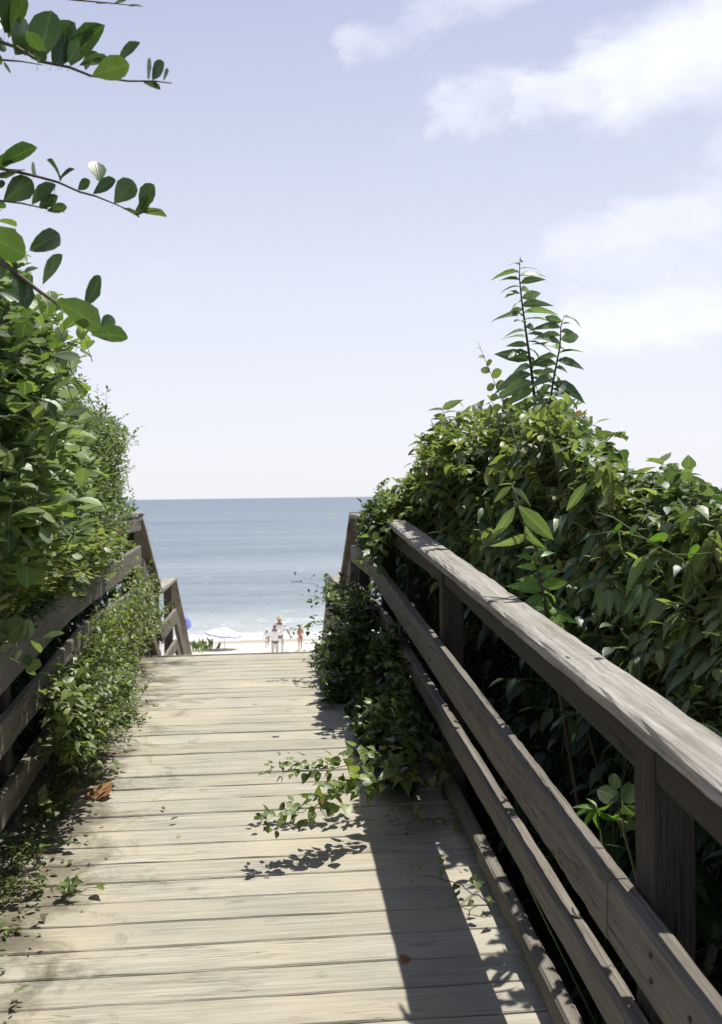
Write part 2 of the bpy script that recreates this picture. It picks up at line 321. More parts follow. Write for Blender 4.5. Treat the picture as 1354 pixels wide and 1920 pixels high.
def nrm(v): return v/np.maximum(np.linalg.norm(v, axis=-1, keepdims=True), 1e-9)
class Leaves:
    def __init__(s, kind): s.kind = kind; s.p = []; s.a = []; s.n = []; s.s = []
    def add(s, p, a, n, size): s.p.append(p); s.a.append(a); s.n.append(n); s.s.append(size)
    def frames(s):
        p = np.array([tuple(q) for q in s.p]); a = nrm(np.array([tuple(q) for q in s.a])); n = np.array([tuple(q) for q in s.n]); sz = np.array(s.s, float)
        n = n-(n*a).sum(1, keepdims=True)*a; n = nrm(n); b = np.cross(n, a)
        return p, a, b, n, sz
def build_leaves(plant, lv, mat, n_single, minpx=9, cell=9):
    """the leaves that show largest become parts, the rest one 'foliage' part"""
    if not lv.p: return
    p, a, b, n, sz = lv.frames(); N_ = len(p); kind = lv.kind; nt_ = len(TPL[kind]); ti = RNG.integers(0, nt_, N_)
    c = p+a*sz[:, None]*.5; x, y, d = proj_np(c); px = FPX*sz/np.maximum(d, .2)
    ok = (d > .4) & (x > -10) & (x < 1364) & (y > -10) & (y < 1930) & (px >= minpx)
    order = np.argsort(d); taken = set(); cand = []
    for i in order:
        if not ok[i]: continue
        k = (int(x[i]//cell), int(y[i]//cell))
        if k in taken: continue
        taken.add(k); cand.append(i)
    cand.sort(key=lambda i: -px[i]); single = set(cand[:n_single])
    for i in cand[:n_single]:
        M = Matrix(((a[i, 0]*sz[i], b[i, 0]*sz[i], n[i, 0]*sz[i], p[i, 0]), (a[i, 1]*sz[i], b[i, 1]*sz[i], n[i, 1]*sz[i], p[i, 1]), (a[i, 2]*sz[i], b[i, 2]*sz[i], n[i, 2]*sz[i], p[i, 2]), (0, 0, 0, 1)))
        put('leaf', tpl_mesh(kind, int(ti[i]), mat), mat, plant, M)
    rest = np.array([i for i in range(N_) if i not in single], int)
    if len(rest) == 0: return
    Vs = []; Ls = []; LT = []; RN = []; UVA = []; off = 0
    for t_ in range(nt_):
        V, Fc, UVs = TPL[kind][t_]; idx = rest[ti[rest] == t_]
        if len(idx) == 0: continue
        W = p[idx][:, None, :] + sz[idx][:, None, None]*(V[None, :, 0:1]*a[idx][:, None, :]+V[None, :, 1:2]*b[idx][:, None, :]+V[None, :, 2:3]*n[idx][:, None, :])
        Vs.append(W.reshape(-1, 3)); nv = len(V)
        flat = np.concatenate([np.array(f) for f in Fc]); lens = np.array([len(f) for f in Fc])
        Ls.append((flat[None, :]+(off+np.arange(len(idx))*nv)[:, None]).ravel()); LT.append(np.tile(lens, len(idx)))
        RN.append(np.repeat(RNG.random(len(idx)), nv)); UVA.append(np.tile(np.c_[UVs, np.zeros(nv)], (len(idx), 1))); off += nv*len(idx)
    Vs = np.concatenate(Vs).astype(np.float32); Ls = np.concatenate(Ls).astype(np.int32); LT = np.concatenate(LT).astype(np.int32)
    inv = np.array(PINV(plant)); Vs = Vs@inv[:3, :3].T.astype(np.float32)+inv[:3, 3].astype(np.float32)
    me = bpy.data.meshes.new('foliage'); me.vertices.add(len(Vs)); me.vertices.foreach_set('co', Vs.ravel())
    me.loops.add(len(Ls)); me.loops.foreach_set('vertex_index', Ls)
    me.polygons.add(len(LT)); st = np.concatenate([[0], np.cumsum(LT)[:-1]]).astype(np.int32)
    me.polygons.foreach_set('loop_start', st); me.polygons.foreach_set('loop_total', LT); me.polygons.foreach_set('use_smooth', np.ones(len(LT), bool))
    at = me.attributes.new('rnd', 'FLOAT', 'POINT'); at.data.foreach_set('value', np.concatenate(RN).astype(np.float32))
    at = me.attributes.new('luv', 'FLOAT_VECTOR', 'POINT'); at.data.foreach_set('vector', np.concatenate(UVA).astype(np.float32).ravel())
    me.update(calc_edges=True); me.validate()
    o = put('foliage', me, mat, plant, Matrix.Identity(4)); o.matrix_basis = Matrix.Identity(4); o['kind'] = 'stuff'
    return o

# ------------------------------------------------------------------ ground, beach, sea
def deck_z(y): return -.082*max(0, 5.3-y)
def sstep(a, b, x): t = np.clip((x-a)/(b-a), 0, 1); return t*t*(3-2*t)
def ground_z(X, Y):
    ramp_ = np.where(Y < 5.3, -.082*(5.3-np.maximum(Y, -12)), 0)-.42
    fall = sstep(7.4, 24, Y)
    z = ramp_*(1-fall) + (-5.86)*fall
    z -= .055*np.maximum(0, Y-46)*1.0*(Y < 56) + .55*(Y >= 56)
    z -= .10*np.maximum(0, Y-56)*(Y < 80)+2.4*(Y >= 80)
    ax = np.where(X > 0, X-1.1, -X-1.5)
    side = sstep(0, 3.4, ax)*(1-sstep(7.0, 16, Y))
    z += side*(.85+.25*np.sin(X*1.3+Y*.7)+.15*np.sin(Y*1.9))
    z += .05*np.sin(X*2.1+1.3*Y)*sstep(.2, 2, ax)*(1-sstep(20, 30, Y))
    z += .035*np.sin(X*.9+.4*np.sin(Y*.6))*np.sin(Y*1.1+.3*X)*(sstep(20, 26, Y)*(1-sstep(44, 50, Y)))
    back = sstep(-3, -60, Y)
    return z + back*1.0
xs = np.concatenate([-np.geomspace(4000, 14, 26), np.linspace(-13, 13, 105), np.geomspace(14, 4000, 26)])
ys = np.concatenate([-np.geomspace(4000, 8, 20), np.linspace(-7, 26, 110), np.linspace(26.6, 60, 80), np.geomspace(62, 140, 10)])
Xg, Yg = np.meshgrid(xs, ys); Zg = ground_z(Xg, Yg)
def grid_mesh(name, Xg, Yg, Zg):
    ny, nx = Xg.shape; me = bpy.data.meshes.new(name); V = np.c_[Xg.ravel(), Yg.ravel(), Zg.ravel()].astype(np.float32)
    i = (np.arange(ny-1)[:, None]*nx+np.arange(nx-1)[None, :]).ravel(); Q = np.c_[i, i+1, i+nx+1, i+nx].astype(np.int32)
    me.vertices.add(len(V)); me.vertices.foreach_set('co', V.ravel()); me.loops.add(Q.size); me.loops.foreach_set('vertex_index', Q.ravel())
    me.polygons.add(len(Q)); me.polygons.foreach_set('loop_start', np.arange(len(Q), dtype=np.int32)*4); me.polygons.foreach_set('loop_total', np.full(len(Q), 4, np.int32))
    me.polygons.foreach_set('use_smooth', np.ones(len(Q), bool)); me.update(calc_edges=True); return me
m_sand, t, b = new_mat('sand_and_litter')
geo = N(t, 'ShaderNodeNewGeometry'); sp = N(t, 'ShaderNodeSeparateXYZ'); L(t, geo.outputs['Position'], sp.inputs[0])
na = N(t, 'ShaderNodeTexNoise', i_Scale=.9, i_Detail=6.0); L(t, geo.outputs['Position'], na.inputs['Vector'])
nb = N(t, 'ShaderNodeTexNoise', i_Scale=14.0, i_Detail=5.0); L(t, geo.outputs['Position'], nb.inputs['Vector'])
sandc = mix_c(t, nb.outputs[0], (.56, .51, .42), (.72, .68, .59))
sandc = mix_c(t, math_n(t, 'MULTIPLY', ramp(t, na.outputs[0], [(.45, 0.0), (.7, 1.0)]), .3), sandc, (.50, .46, .38))
wet = N(t, 'ShaderNodeMapRange', interpolation_type='SMOOTHSTEP'); L(t, math_n(t, 'MULTIPLY_ADD', na.outputs[0], 1.5, sp.outputs[1]), wet.inputs[0]); wet.inputs[1].default_value = 49.4; wet.inputs[2].default_value = 50.6
sandc = mix_c(t, wet.outputs[0], sandc, (.36, .33, .27))
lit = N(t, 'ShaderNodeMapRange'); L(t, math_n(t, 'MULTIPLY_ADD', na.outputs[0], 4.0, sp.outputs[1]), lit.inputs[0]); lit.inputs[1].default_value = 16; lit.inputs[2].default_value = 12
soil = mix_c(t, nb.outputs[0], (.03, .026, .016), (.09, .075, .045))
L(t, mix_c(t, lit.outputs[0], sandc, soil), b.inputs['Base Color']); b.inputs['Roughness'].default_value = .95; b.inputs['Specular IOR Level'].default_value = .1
bp = N(t, 'ShaderNodeBump', i_Strength=.6, i_Distance=.04); L(t, nb.outputs[0], bp.inputs['Height']); L(t, bp.outputs[0], b.inputs['Normal'])
g = link('ground', grid_mesh('ground', Xg, Yg, Zg), m_sand); tag(g, kind='structure')

SEA_Z = -6.12
xs = np.concatenate([-np.geomspace(22000, 130, 24), np.linspace(-120, 120, 161), np.geomspace(130, 22000, 24)])
ys = np.concatenate([np.linspace(48.5, 75, 160), np.linspace(75.5, 160, 90), np.geomspace(162, 26000, 70)])
Xg, Yg = np.meshgrid(xs, ys)
def wv(c, wd, h): return h*np.exp(-((Yg-(c+.9*np.sin(Xg*.06+c)+.35*np.sin(Xg*.21+c)))/wd)**2)*(.65+.35*np.sin(Xg*.11+c))
Zg = SEA_Z + wv(57.2, .45, .26)+wv(52.6, .5, .10)+wv(66, 1.4, .22)+wv(78, 2, .25)+wv(93, 3, .3)
fade = np.clip((400-Yg)/300, 0, 1); Zg = Zg+fade*(.05*np.sin(Yg*1.1+.4*np.sin(Xg*.3))+.03*np.sin(Yg*2.3+Xg*.7))
m_sea, t, b = new_mat('sea_water')
geo = N(t, 'ShaderNodeNewGeometry'); sp = N(t, 'ShaderNodeSeparateXYZ'); L(t, geo.outputs['Position'], sp.inputs[0])
mp1 = N(t, 'ShaderNodeMapping'); mp1.inputs['Scale'].default_value = (.35, 1.0, 1.0); L(t, geo.outputs['Position'], mp1.inputs[0])
w1 = N(t, 'ShaderNodeTexNoise', i_Scale=.55, i_Detail=8.0, i_Roughness=.62); L(t, mp1.outputs[0], w1.inputs['Vector'])
mp2 = N(t, 'ShaderNodeMapping'); mp2.inputs['Scale'].default_value = (.006, .03, 1.0); L(t, geo.outputs['Position'], mp2.inputs[0])
w2 = N(t, 'ShaderNodeTexNoise', i_Scale=1.0, i_Detail=7.0, i_Roughness=.6, i_Distortion=.3); L(t, mp2.outputs[0], w2.inputs['Vector'])
lg = math_n(t, 'LOGARITHM', sp.outputs[1], 10.0)
depthc = ramp(t, math_n(t, 'MULTIPLY_ADD', lg, .5, -.84), [(0.0, (.44, .45, .43)), (.035, (.33, .36, .36)), (.10, (.23, .275, .285)), (.28, (.135, .18, .205)), (.7, (.085, .125, .16)), (1.0, (.065, .10, .145))])
depthc = mix_c(t, math_n(t, 'MULTIPLY', ramp(t, w2.outputs[0], [(.42, 0.0), (.62, 1.0)]), .6), depthc, (.04, .085, .125))
fz = N(t, 'ShaderNodeMapRange'); L(t, sp.outputs[1], fz.inputs[0]); fz.inputs[1].default_value = 54.5; fz.inputs[2].default_value = 50.5
fo = N(t, 'ShaderNodeTexNoise', i_Scale=1.3, i_Detail=8.0, i_Roughness=.7); L(t, mp1.outputs[0], fo.inputs['Vector'])
foam = ramp(t, math_n(t, 'ADD', math_n(t, 'MULTIPLY', fz.outputs[0], .42), fo.outputs[0]), [(.62, 0.0), (.80, 1.0)])
L(t, mix_c(t, foam, depthc, (.82, .82, .80)), b.inputs['Base Color'])
L(t, math_n(t, 'MULTIPLY_ADD', foam, .5, .32), b.inputs['Roughness']); b.inputs['Specular IOR Level'].default_value = .5
bp = N(t, 'ShaderNodeBump', i_Strength=1.0, i_Distance=.55); L(t, w1.outputs[0], bp.inputs['Height']); L(t, bp.outputs[0], b.inputs['Normal'])
s = link('sea', grid_mesh('sea', Xg, Yg, Zg), m_sea); tag(s, kind='structure')

# ------------------------------------------------------------------ timber
def timber(name, p0, p1, width, thick, wdir, mat, parent, seg=10, rough=.002, ch=.005, sag=0.0, bow=0.0, twist=0.0, seed=None):
    """board from p0 to p1: local x along, z along wdir (width), y across (thickness); worn edges"""
    p0, p1 = Vector(p0), Vector(p1); ax = (p1-p0); ln = ax.length; ax = ax/ln
    wz = Vector(wdir); wz = (wz-ax*wz.dot(ax)).normalized(); wy = wz.cross(ax)
    c = (p0+p1)/2; rnd = random.Random(seed if seed is not None else hash((round(c.x, 3), round(c.y, 3), round(c.z, 3))) & 0xffff)
    hw, ht = width/2, thick/2; V = []; 
    prof = [(-ht+ch, -hw), (ht-ch, -hw), (ht, -hw+ch), (ht, hw-ch), (ht-ch, hw), (-ht+ch, hw), (-ht, hw-ch), (-ht, -hw+ch)]
    ph = [rnd.uniform(0, 6.28) for _ in range(16)]
    for i in range(seg+1):
        u = i/seg; x = (u-.5)*ln; X_ = x + (rnd.uniform(-1, 1)*.002 if i in (0, seg) else 0)
        oz = -sag*4*u*(1-u); oy = bow*4*u*(1-u); a = twist*(u-.5)
        for k, (y, z) in enumerate(prof):
            r = rough*(math.sin(x*9+ph[k])*.5+math.sin(x*23+ph[k+8])*.3+rnd.uniform(-.45, .45))
            r2 = rough*(math.sin(x*13+ph[(k+3) % 8])*.4+rnd.uniform(-.3, .3))
            yy = y-math.copysign(abs(r), y)*.9; zz = z-math.copysign(abs(r2)+abs(r)*.5, z)
            V.append((X_, yy*math.cos(a)-zz*math.sin(a)+oy, yy*math.sin(a)+zz*math.cos(a)+oz))
    Fc = [(i*8+k, (i+1)*8+k, (i+1)*8+(k+1) % 8, i*8+(k+1) % 8) for i in range(seg) for k in range(8)] + [tuple(range(8)), tuple(seg*8+7-k for k in range(8))]
    me = mesh(name, V, Fc)
    M = Matrix(((ax.x, wy.x, wz.x, c.x), (ax.y, wy.y, wz.y, c.y), (ax.z, wy.z, wz.z, c.z), (0, 0, 0, 1)))
    return put(name, me, mat, parent, M)

# boardwalk: ramp up to a level crest; every plank a part
walk = empty('boardwalk', (0, 0, 0), kind='structure')
walk['label'] = 'weathered plank boardwalk climbing between two timber railings towards the sea'
rp = random.Random(3)
y = -1.3; k = 0
while y < 7.12:
    wd = .138+rp.uniform(-.003, .002); gap = rp.choice([.0015, .002, .003, .004, .0075]); yc = y+wd/2
    if yc+wd/2 > 7.22: break
    slope = .082 if yc < 5.3 else 0
    z = (-.082*(5.3-yc) if yc < 5.3 else 0) + rp.uniform(-.0025, .0015)
    skew = rp.uniform(-.0025, .0025); x0 = -1.06+rp.uniform(-.03, .02); x1 = .735+rp.uniform(-.02, .03)
    timber('plank', (x0, yc-skew, z-.019+rp.uniform(-.0015, .0015)), (x1, yc+skew, z-.019+rp.uniform(-.0015, .0015)), wd, .038, (0, 1, slope), M_DECK, walk, seg=14, rough=.0022, ch=.004, seed=k)
    y += wd+gap; k += 1
DECK_END = y-gap
for X in (-.92, -.2, .56):
    timber('joist', (X, -1.3, deck_z(-1.3)-.13), (X, 5.3, -.13), .17, .04, (0, 0, 1), M_RAIL, walk, seg=6)
    timber('joist', (X, 5.3, -.13), (X, 7.2, -.13), .17, .04, (0, 0, 1), M_RAIL, walk, seg=4)

# stairs down, a landing, stairs to the sand
def rise_line(Y):    # walking surface height along the whole crossing
    if Y <= 7.2: return deck_z(Y)
    if Y <= 9.1: return -.72*(Y-7.2)/1.9
    if Y <= 10.7: return -.72
    return max(-5.86, -.72-(Y-10.7)*.58)
stairs = empty('beach_stairs', (-.15, 7.3, -.1), kind='structure'); stairs['label'] = 'timber steps and landing dropping from the crest to the beach'
for i in range(4):
    zc = -.144*(i+1); yc = 7.4+.42*i+.13
    for j in (0, 1): timber('tread', (-.98, yc+j*.15, zc-.019), (.66, yc+j*.15, zc-.019), .138, .038, (0, 1, 0), M_DECK, stairs, seg=6)
    timber('riser', (-.98, yc-.085, zc+.06), (.66, yc-.085, zc+.06), .10, .02, (0, 0, 1), M_DECK, stairs, seg=4)
for i in range(11):
    yc = 9.1+.145*i+.07; timber('plank', (-1.0, yc, -.739), (.68, yc, -.739), .139, .038, (0, 1, 0), M_DECK, stairs, seg=6)
nst = 30; 
for i in range(nst):
    zc = -.72-.169*(i+1); yc = 10.7+.29*i+.15
    timber('tread', (-.98, yc, zc-.019), (.66, yc, zc-.019), .27, .038, (0, 1, 0), M_DECK, stairs, seg=3)
for X in (-.99, .67):
    timber('stringer', (X, 7.25, -.16), (X, 9.1, -.86), .22, .04, (0, 0, 1), M_RAIL, stairs, seg=4)
    timber('stringer', (X, 10.7, -.86), (X, 19.4, -5.9), .24, .04, (0, 0, 1), M_RAIL, stairs, seg=6)

def railing(name, side, label, group):
    """side -1 left, +1 right; X is the inner face of the boards"""
    Xi = .65 if side > 0 else -.95
    th = .038; root = empty(name, (Xi+side*.085, 1.0, deck_z(1.0)), label, 'railing', group)
    Xb = Xi+side*th/2; Xp = Xi+side*(th+.046); Xc = Xi+side*.070
    def seg2(part, X, zoff, wd, t_, splits, mat=M_RAIL, wdir=(0, 0, 1), rough=.003, sg=16, jit=.004):
        for i, (a, b_) in enumerate(zip(splits[:-1], splits[1:])):
            za = deck_z(a)+zoff+rp.uniform(-jit, jit); zb = deck_z(b_)+zoff+rp.uniform(-jit, jit)
            timber(part, (X+rp.uniform(-.002, .002), a+.003, za), (X+rp.uniform(-.002, .002), b_-.003, zb), wd, t_, wdir, mat, root, seg=sg, rough=rough, ch=.006)
    def path(part, X, nodes, wd, t_, mat, wdir, rough, sg):
        for (a, za), (b_, zb) in zip(nodes[:-1], nodes[1:]):
            timber(part, (X+rp.uniform(-.0015, .0015), a+.003, za), (X+rp.uniform(-.0015, .0015), b_-.003, zb), wd, t_, wdir, mat, root, seg=sg, rough=rough, ch=.007)
    if side > 0:
        posts = [-.35, 1.82, 4.0, 6.1, 7.66]
        path('handrail_cap', .698, [(-1.2, .486), (5.35, .974), (7.75, .972)], .112, .038, M_CAP, (1, 0, 0), .0055, 90)
        for a, b_ in zip(posts[:-1], posts[1:]):
            timber('fascia_board', (.722, a+.05, deck_z(a)+.908), (.722, b_-.05, deck_z(b_)+.908), .09, .03, (0, 0, 1), M_RAIL_SHADE, root, seg=6, rough=.003)
        path('middle_rail', .674, [(-1.2, .055), (1.88, .303), (2.92, .387), (6.25, .660), (7.78, .676)], .13, .047, M_RAIL, (0, 0, 1), .003, 30)
        path('lower_rail', .674, [(-1.2, -.14), (2.7, .172), (5.6, .40), (7.5, .42)], .085, .045, M_RAIL, (0, 0, 1), .003, 30)
        path('bottom_rail', .722, [(-1.2, -.477), (3.35, -.105), (5.4, .056), (7.1, .058)], .075, .045, M_RAIL, (0, 0, 1), .003, 30)
    else:
        seg2('handrail_cap', Xc-.001, 1.005, .152, .04, [-1.2, 3.0, 5.35, 7.75], M_CAP, (1, 0, 0), .0055, 30)
        seg2('fascia_board', Xi-.02, .93, .10, .036, [-1.2, 3.0, 5.4, 7.7])
        path('middle_rail', Xb, [(-1.2, .107), (5.0, .616), (7.7, .692)], .16, th, M_RAIL, (0, 0, 1), .0045, 24)
        seg2('lower_rail', Xb, .405, .13, th, [-1.2, 3.0, 5.35, 7.5], rough=.004)
        seg2('bottom_rail', Xb, .14, .12, th, [-1.2, 3.0, 5.0, 7.4], rough=.004)
        posts = [-.3, 1.7, 3.9, 6.0, 7.62]
    for Y in posts:
        timber('post', (Xp+(.01 if side > 0 else 0), Y, deck_z(Y)-.55), (Xp+(.01 if side > 0 else 0), Y, deck_z(Y)+(.952 if side > 0 else .978)), .089, .089, (0, 1, 0), M_RAIL_SHADE, root, seg=12, rough=.003, ch=.006)
    for (Y, dz) in ([(1.66, .57), (1.66, .615), (1.5, .56), (1.5, .60), (4.0, .61), (4.0, .56), (1.79, .41), (4.0, .41), (6.1, .6)] if side > 0 else [(3.9, .62), (3.9, .69), (6.0, .62), (6.0, .69), (3.9, .4), (3.9, .14)]):
        mb = MB(); mb.tube([(0, 0, 0), (-side*.004, 0, 0)], .0055, 8)
        put('nail', mb.mesh('nail'), M_NAIL, root, Matrix.Translation((Xi+side*.003, Y, deck_z(Y)+dz)))
    return root
railing('wooden_railing', -1, 'weathered grey railing half buried in leaves along the left edge of the walk', 'railings of the boardwalk')
railing('wooden_railing', +1, 'weathered grey railing with a bright bare cap board, beside the large bush on the right', 'railings of the boardwalk')

def stair_railing(side, label):
    Xi = .65 if side > 0 else -.95; th = .038
    root = empty('stair_railing', (Xi+side*.085, 9.1, -.9), label, 'railing', 'railings of the steps beyond the crest')
    Xb = Xi+side*th/2; Xp = Xi+side*(th+.046); Xc = Xi+side*.07
    nodes = [(7.8, -.02), (9.15, -.72), (10.55, -.72), (13.2, -2.2), (19.3, -5.86)]
    for (a, za), (b_, zb) in zip(nodes[:-1], nodes[1:]):
        for part, X, zo, wd, t_, wdir, mt in (('handrail_cap', Xc, 1.0, .145, .04, (1, 0, 0), M_CAP), ('middle_rail', Xb, .62, .15, th, (0, 0, 1), M_RAIL), ('lower_rail', Xb, .32, .11, th, (0, 0, 1), M_RAIL)):
            timber(part, (X, a+.004, za+zo), (X, b_-.004, zb+zo), wd, t_, wdir, mt, root, seg=10, rough=.004, ch=.006)
    for Y, z in ((8.45, -.40), (9.18, -.72), (10.5, -.72), (13.0, -2.1), (16.2, -4.0), (19.1, -5.75)):
        timber('post', (Xp, Y, z-.9), (Xp, Y, z+.97), .089, .089, (0, 1, 0), M_RAIL, root, seg=8, rough=.003, ch=.006)
    return root
stair_railing(-1, 'bare grey step railing stepping down beyond the left end of the walk')
stair_railing(+1, 'grey step railing beyond the crest half hidden by dark ivy on its near side')

# ------------------------------------------------------------------ plants
def in_poly(poly, x, y):
    c = False; n = len(poly); j = n-1
    for i in range(n):
        xi, yi = poly[i]; xj, yj = poly[j]
        if (yi > y) != (yj > y) and x < (xj-xi)*(y-yi)/(yj-yi)+xi: c = not c
        j = i
    return c
def rvec(s=1.0): return Vector((random.gauss(0, s), random.gauss(0, s), random.gauss(0, s)))
def twig(lv, tw, p0, d, ln, nleaf, size, droop=.3, splay=.9, upn=1.0, r=.0016, jit=.35, face=None):
    """a twig with alternate leaves"""
    d = Vector(d).normalized(); pts = [Vector(p0)]; cur = Vector(p0); dd = d.copy(); st = 4
    for i in range(st):
        dd = (dd+Vector((0, 0, -droop*.15))+rvec(.07)).normalized(); cur = cur+dd*(ln/st); pts.append(cur.copy())
    if tw is not None: tw.tube(pts, [r*(1-.6*i/st) for i in range(st+1)], 3, False)
    side0 = d.cross(Vector((0, 0, 1))); side0 = side0.normalized() if side0.length > .1 else Vector((1, 0, 0))
    nn = side0.cross(d)
    for j in range(nleaf):
        u = (j+.6)/nleaf*st; i = min(int(u), st-1); p = pts[i].lerp(pts[i+1], u-i)
        ang = (j % 2)*math.pi+random.gauss(0, .5); lat = side0*math.cos(ang)+nn*math.sin(ang)*.6
        a = (dd*random.uniform(.35, .8)+lat*splay+Vector((0, 0, -droop))+rvec(jit*.5))
        if j == nleaf-1: a = dd*1.0+rvec(.2)
        nrml = Vector((0, 0, upn))+SUN*.8+rvec(jit) + (face if face is not None else Vector((0, 0, 0)))
        lv.add(p, a.normalized(), nrml, size*random.uniform(.68, 1.2)*(1-.25*(j/nleaf)))
    return pts
def blob_positions(poly, dfun, n, dmin=2.0, zmin=None):
    xs_ = [p[0] for p in poly]; ys_ = [p[1] for p in poly]; out = []; tries = 0
    dmax2 = None
    while len(out) < n and tries < n*60:
        tries += 1
        x = random.uniform(min(xs_), max(xs_)); y_ = random.uniform(min(ys_), max(ys_))
        if not in_poly(poly, x, y_): continue
        d0, th, dref = dfun(x, y_)
        d = d0+random.random()**1.3*th
        if random.random() > min(1.0, (d/dref)**2): continue
        p = unp(x, y_, d)
        gz = float(ground_z(np.array(p.x), np.array(p.y)))
        if p.z < gz+.02: continue
        out.append(p)
    return out
def shrub(name, label, cat, group, base, regions, kind, mat, n_single, leafsize, clumps, per=9, ln=.16, nleaf=7, droop=.3, out=Vector((0, 0, 0)), limbs=9, rad=.14, splay=.9, face=None, barkmat=None, strict=.12, jit=.35, twr=.0016, keep=None, rag=0):
    """regions: (polygon seen from the walk, depth function, share)"""
    root = empty(name, base, label, cat, group); lv = Leaves(kind); tw = MB(); cl_all = []
    for poly, dfun, share in regions:
        cl = blob_positions(poly, dfun, int(clumps*share)); cl_all += cl
        for c in cl:
            bright = random.random()
            for _ in range(per):
                p = c+rvec(rad*.55)
                d = rvec(.55)+out+Vector((0, 0, .45))
                tip = p+d.normalized()*ln
                x, y_, dd = proj(tip); x += rag*(math.sin(y_*.083+1.3)*.6+math.sin(y_*.19+x*.05)*.5); y_ += rag*(math.sin(x*.071+.5)*.7+math.sin(x*.17+2+y_*.03)*.6)
                if not in_poly(poly, x, y_):      # ragged edge: a few tips may stand out a little, never far
                    cx, cy = sum(q[0] for q in poly)/len(poly)-x, sum(q[1] for q in poly)/len(poly)-y_; k_ = 26/max(1, math.hypot(cx, cy))
                    if random.random() > strict*4 or not in_poly(poly, x+cx*k_, y_+cy*k_): continue
                if keep is not None and not keep(p, tip): continue
                twig(lv, tw, p, d, ln*random.uniform(.6, 1.3), nleaf, leafsize, droop, splay, r=twr, face=face, jit=jit)
    inv = PINV(root)
    if tw.v:
        tw.v = [tuple(inv@Vector(v)) for v in tw.v]
        o = put('twigs', tw.mesh('twigs'), M_STEM, root, Matrix.Translation(base)); o['kind'] = 'stuff'
    bs = Vector(base)
    for c in random.sample(cl_all, min(limbs, len(cl_all))):
        mid = (bs+c)/2+rvec(.10)+Vector((0, 0, .12)); q = [bs+rvec(.05)*Vector((1, 1, 0)).length, bs.lerp(mid, .5)+rvec(.04), mid, mid.lerp(c, .5)+rvec(.04), c]
        q[0] = bs+Vector((random.uniform(-.1, .1), random.uniform(-.1, .1), 0))
        mb = MB(); mb.tube([inv@p for p in q], [.016, .013, .010, .007, .003], 6); put('branch', mb.mesh('branch', True), barkmat or M_BARK, root, Matrix.Translation(base))
    build_leaves(root, lv, mat, n_single)
    return root
def gz(x, y): return float(ground_z(np.array(float(x)), np.array(float(y))))

# --- left side ---------------------------------------------------------------
def d_left_wall(x, y): d = .98*1867/max(60, 500-x); return d, .9, 7.0
fine_poly = [(-420, 560), (-100, 520), (60, 600), (120, 700), (170, 765), (215, 790), (245, 800), (215, 850), (228, 905), (238, 965), (205, 1025), (150, 1085), (60, 1115), (-420, 1320)]
shrub('fine_leaved_shrub', 'tall fine leaved shrub behind the far part of the left railing, feathery against the sky', 'shrub', None, (-1.7, 5.2, gz(-1.7, 5.2)),
      [(fine_poly, d_left_wall, 1.0)], 'oval', LM_FINE, 260, .042, 1200, per=9, ln=.15, nleaf=10, droop=-.1, out=Vector((.35, -.15, .55)), rad=.20, strict=.03, rag=18, face=-F*.4, limbs=14)
def d_left_near(x, y): return 2.15+max(0, x)*.0045+random.random()*.1, .9, 3.2
broad_poly = [(-500, 330), (-60, 380), (0, 455), (50, 520), (100, 560), (140, 640), (120, 700), (150, 775), (175, 850), (170, 920), (140, 970), (95, 1010), (30, 1030), (-500, 1040)]
shrub('broad_leaved_shrub', 'glossy broad leaved shrub leaning over the near left railing', 'shrub', None, (-1.75, 2.6, gz(-1.75, 2.6)),
      [(broad_poly, d_left_near, 1.0)], 'obovate', LM_BROAD, 300, .070, 300, per=7, ln=.17, nleaf=6, droop=.15, out=Vector((.4, -.2, .25)), rad=.17, strict=.03, limbs=12, face=-F*.75, splay=1.1, rag=20,
      keep=lambda p, tip: p.y > .9)
# vine heaped on the left railing
def d_left_vine(x, y):
    X = -random.uniform(.72, 1.0); p = unpX(x, y, X); return (p-CP).dot(F), .02, 4.0
vine_poly = [(298, 1112), (306, 1180), (272, 1215), (258, 1240), (278, 1300), (262, 1365), (225, 1400), (150, 1420), (112, 1425), (100, 1345), (135, 1265), (165, 1200), (212, 1115), (268, 1066)]
shrub('railing_vine', 'small leaved vine heaped over the far left railing and spilling onto the planks', 'vine', None, (-1.08, 5.6, gz(-1.08, 5.6)),
      [(vine_poly, d_left_vine, 1.0)], 'oval', LM_VINE, 300, .040, 200, per=7, ln=.15, nleaf=7, droop=.2, out=Vector((.2, -.15, .1)), rad=.08, strict=.12, limbs=0, rag=16, barkmat=M_STEM)
shrub('rail_foot_vine', 'larger leaved vine hanging at the near end of the heap on the left railing', 'vine', None, (-1.05, 4.4, gz(-1.05, 4.4)),
      [([(98, 1270), (160, 1235), (190, 1300), (175, 1370), (168, 1440), (115, 1410)], d_left_vine, 1.0)], 'heart', LM_VINE, 120, .05, 60, per=5, ln=.10, nleaf=5, droop=.35, out=Vector((.35, -.2, .0)), rad=.05, strict=.15, limbs=0)
low_poly = [(60, 1040), (150, 1000), (235, 975), (238, 1015), (205, 1060), (150, 1090), (70, 1110), (30, 1100)]
def d_left_low(x, y): X = -random.uniform(.72, .95); p = unpX(x, y, X); return (p-CP).dot(F), .02, 4.0
shrub('trailing_vine', 'loose trailing sprigs lying on the cap board of the near left railing', 'vine', None, (-1.1, 4.2, gz(-1.1, 4.2)),
      [(low_poly, d_left_low, 1.0)], 'round', LM_VINE, 160, .038, 45, per=6, ln=.12, nleaf=7, droop=.1, out=Vector((.5, -.3, .0)), rad=.08, limbs=0, barkmat=M_STEM)

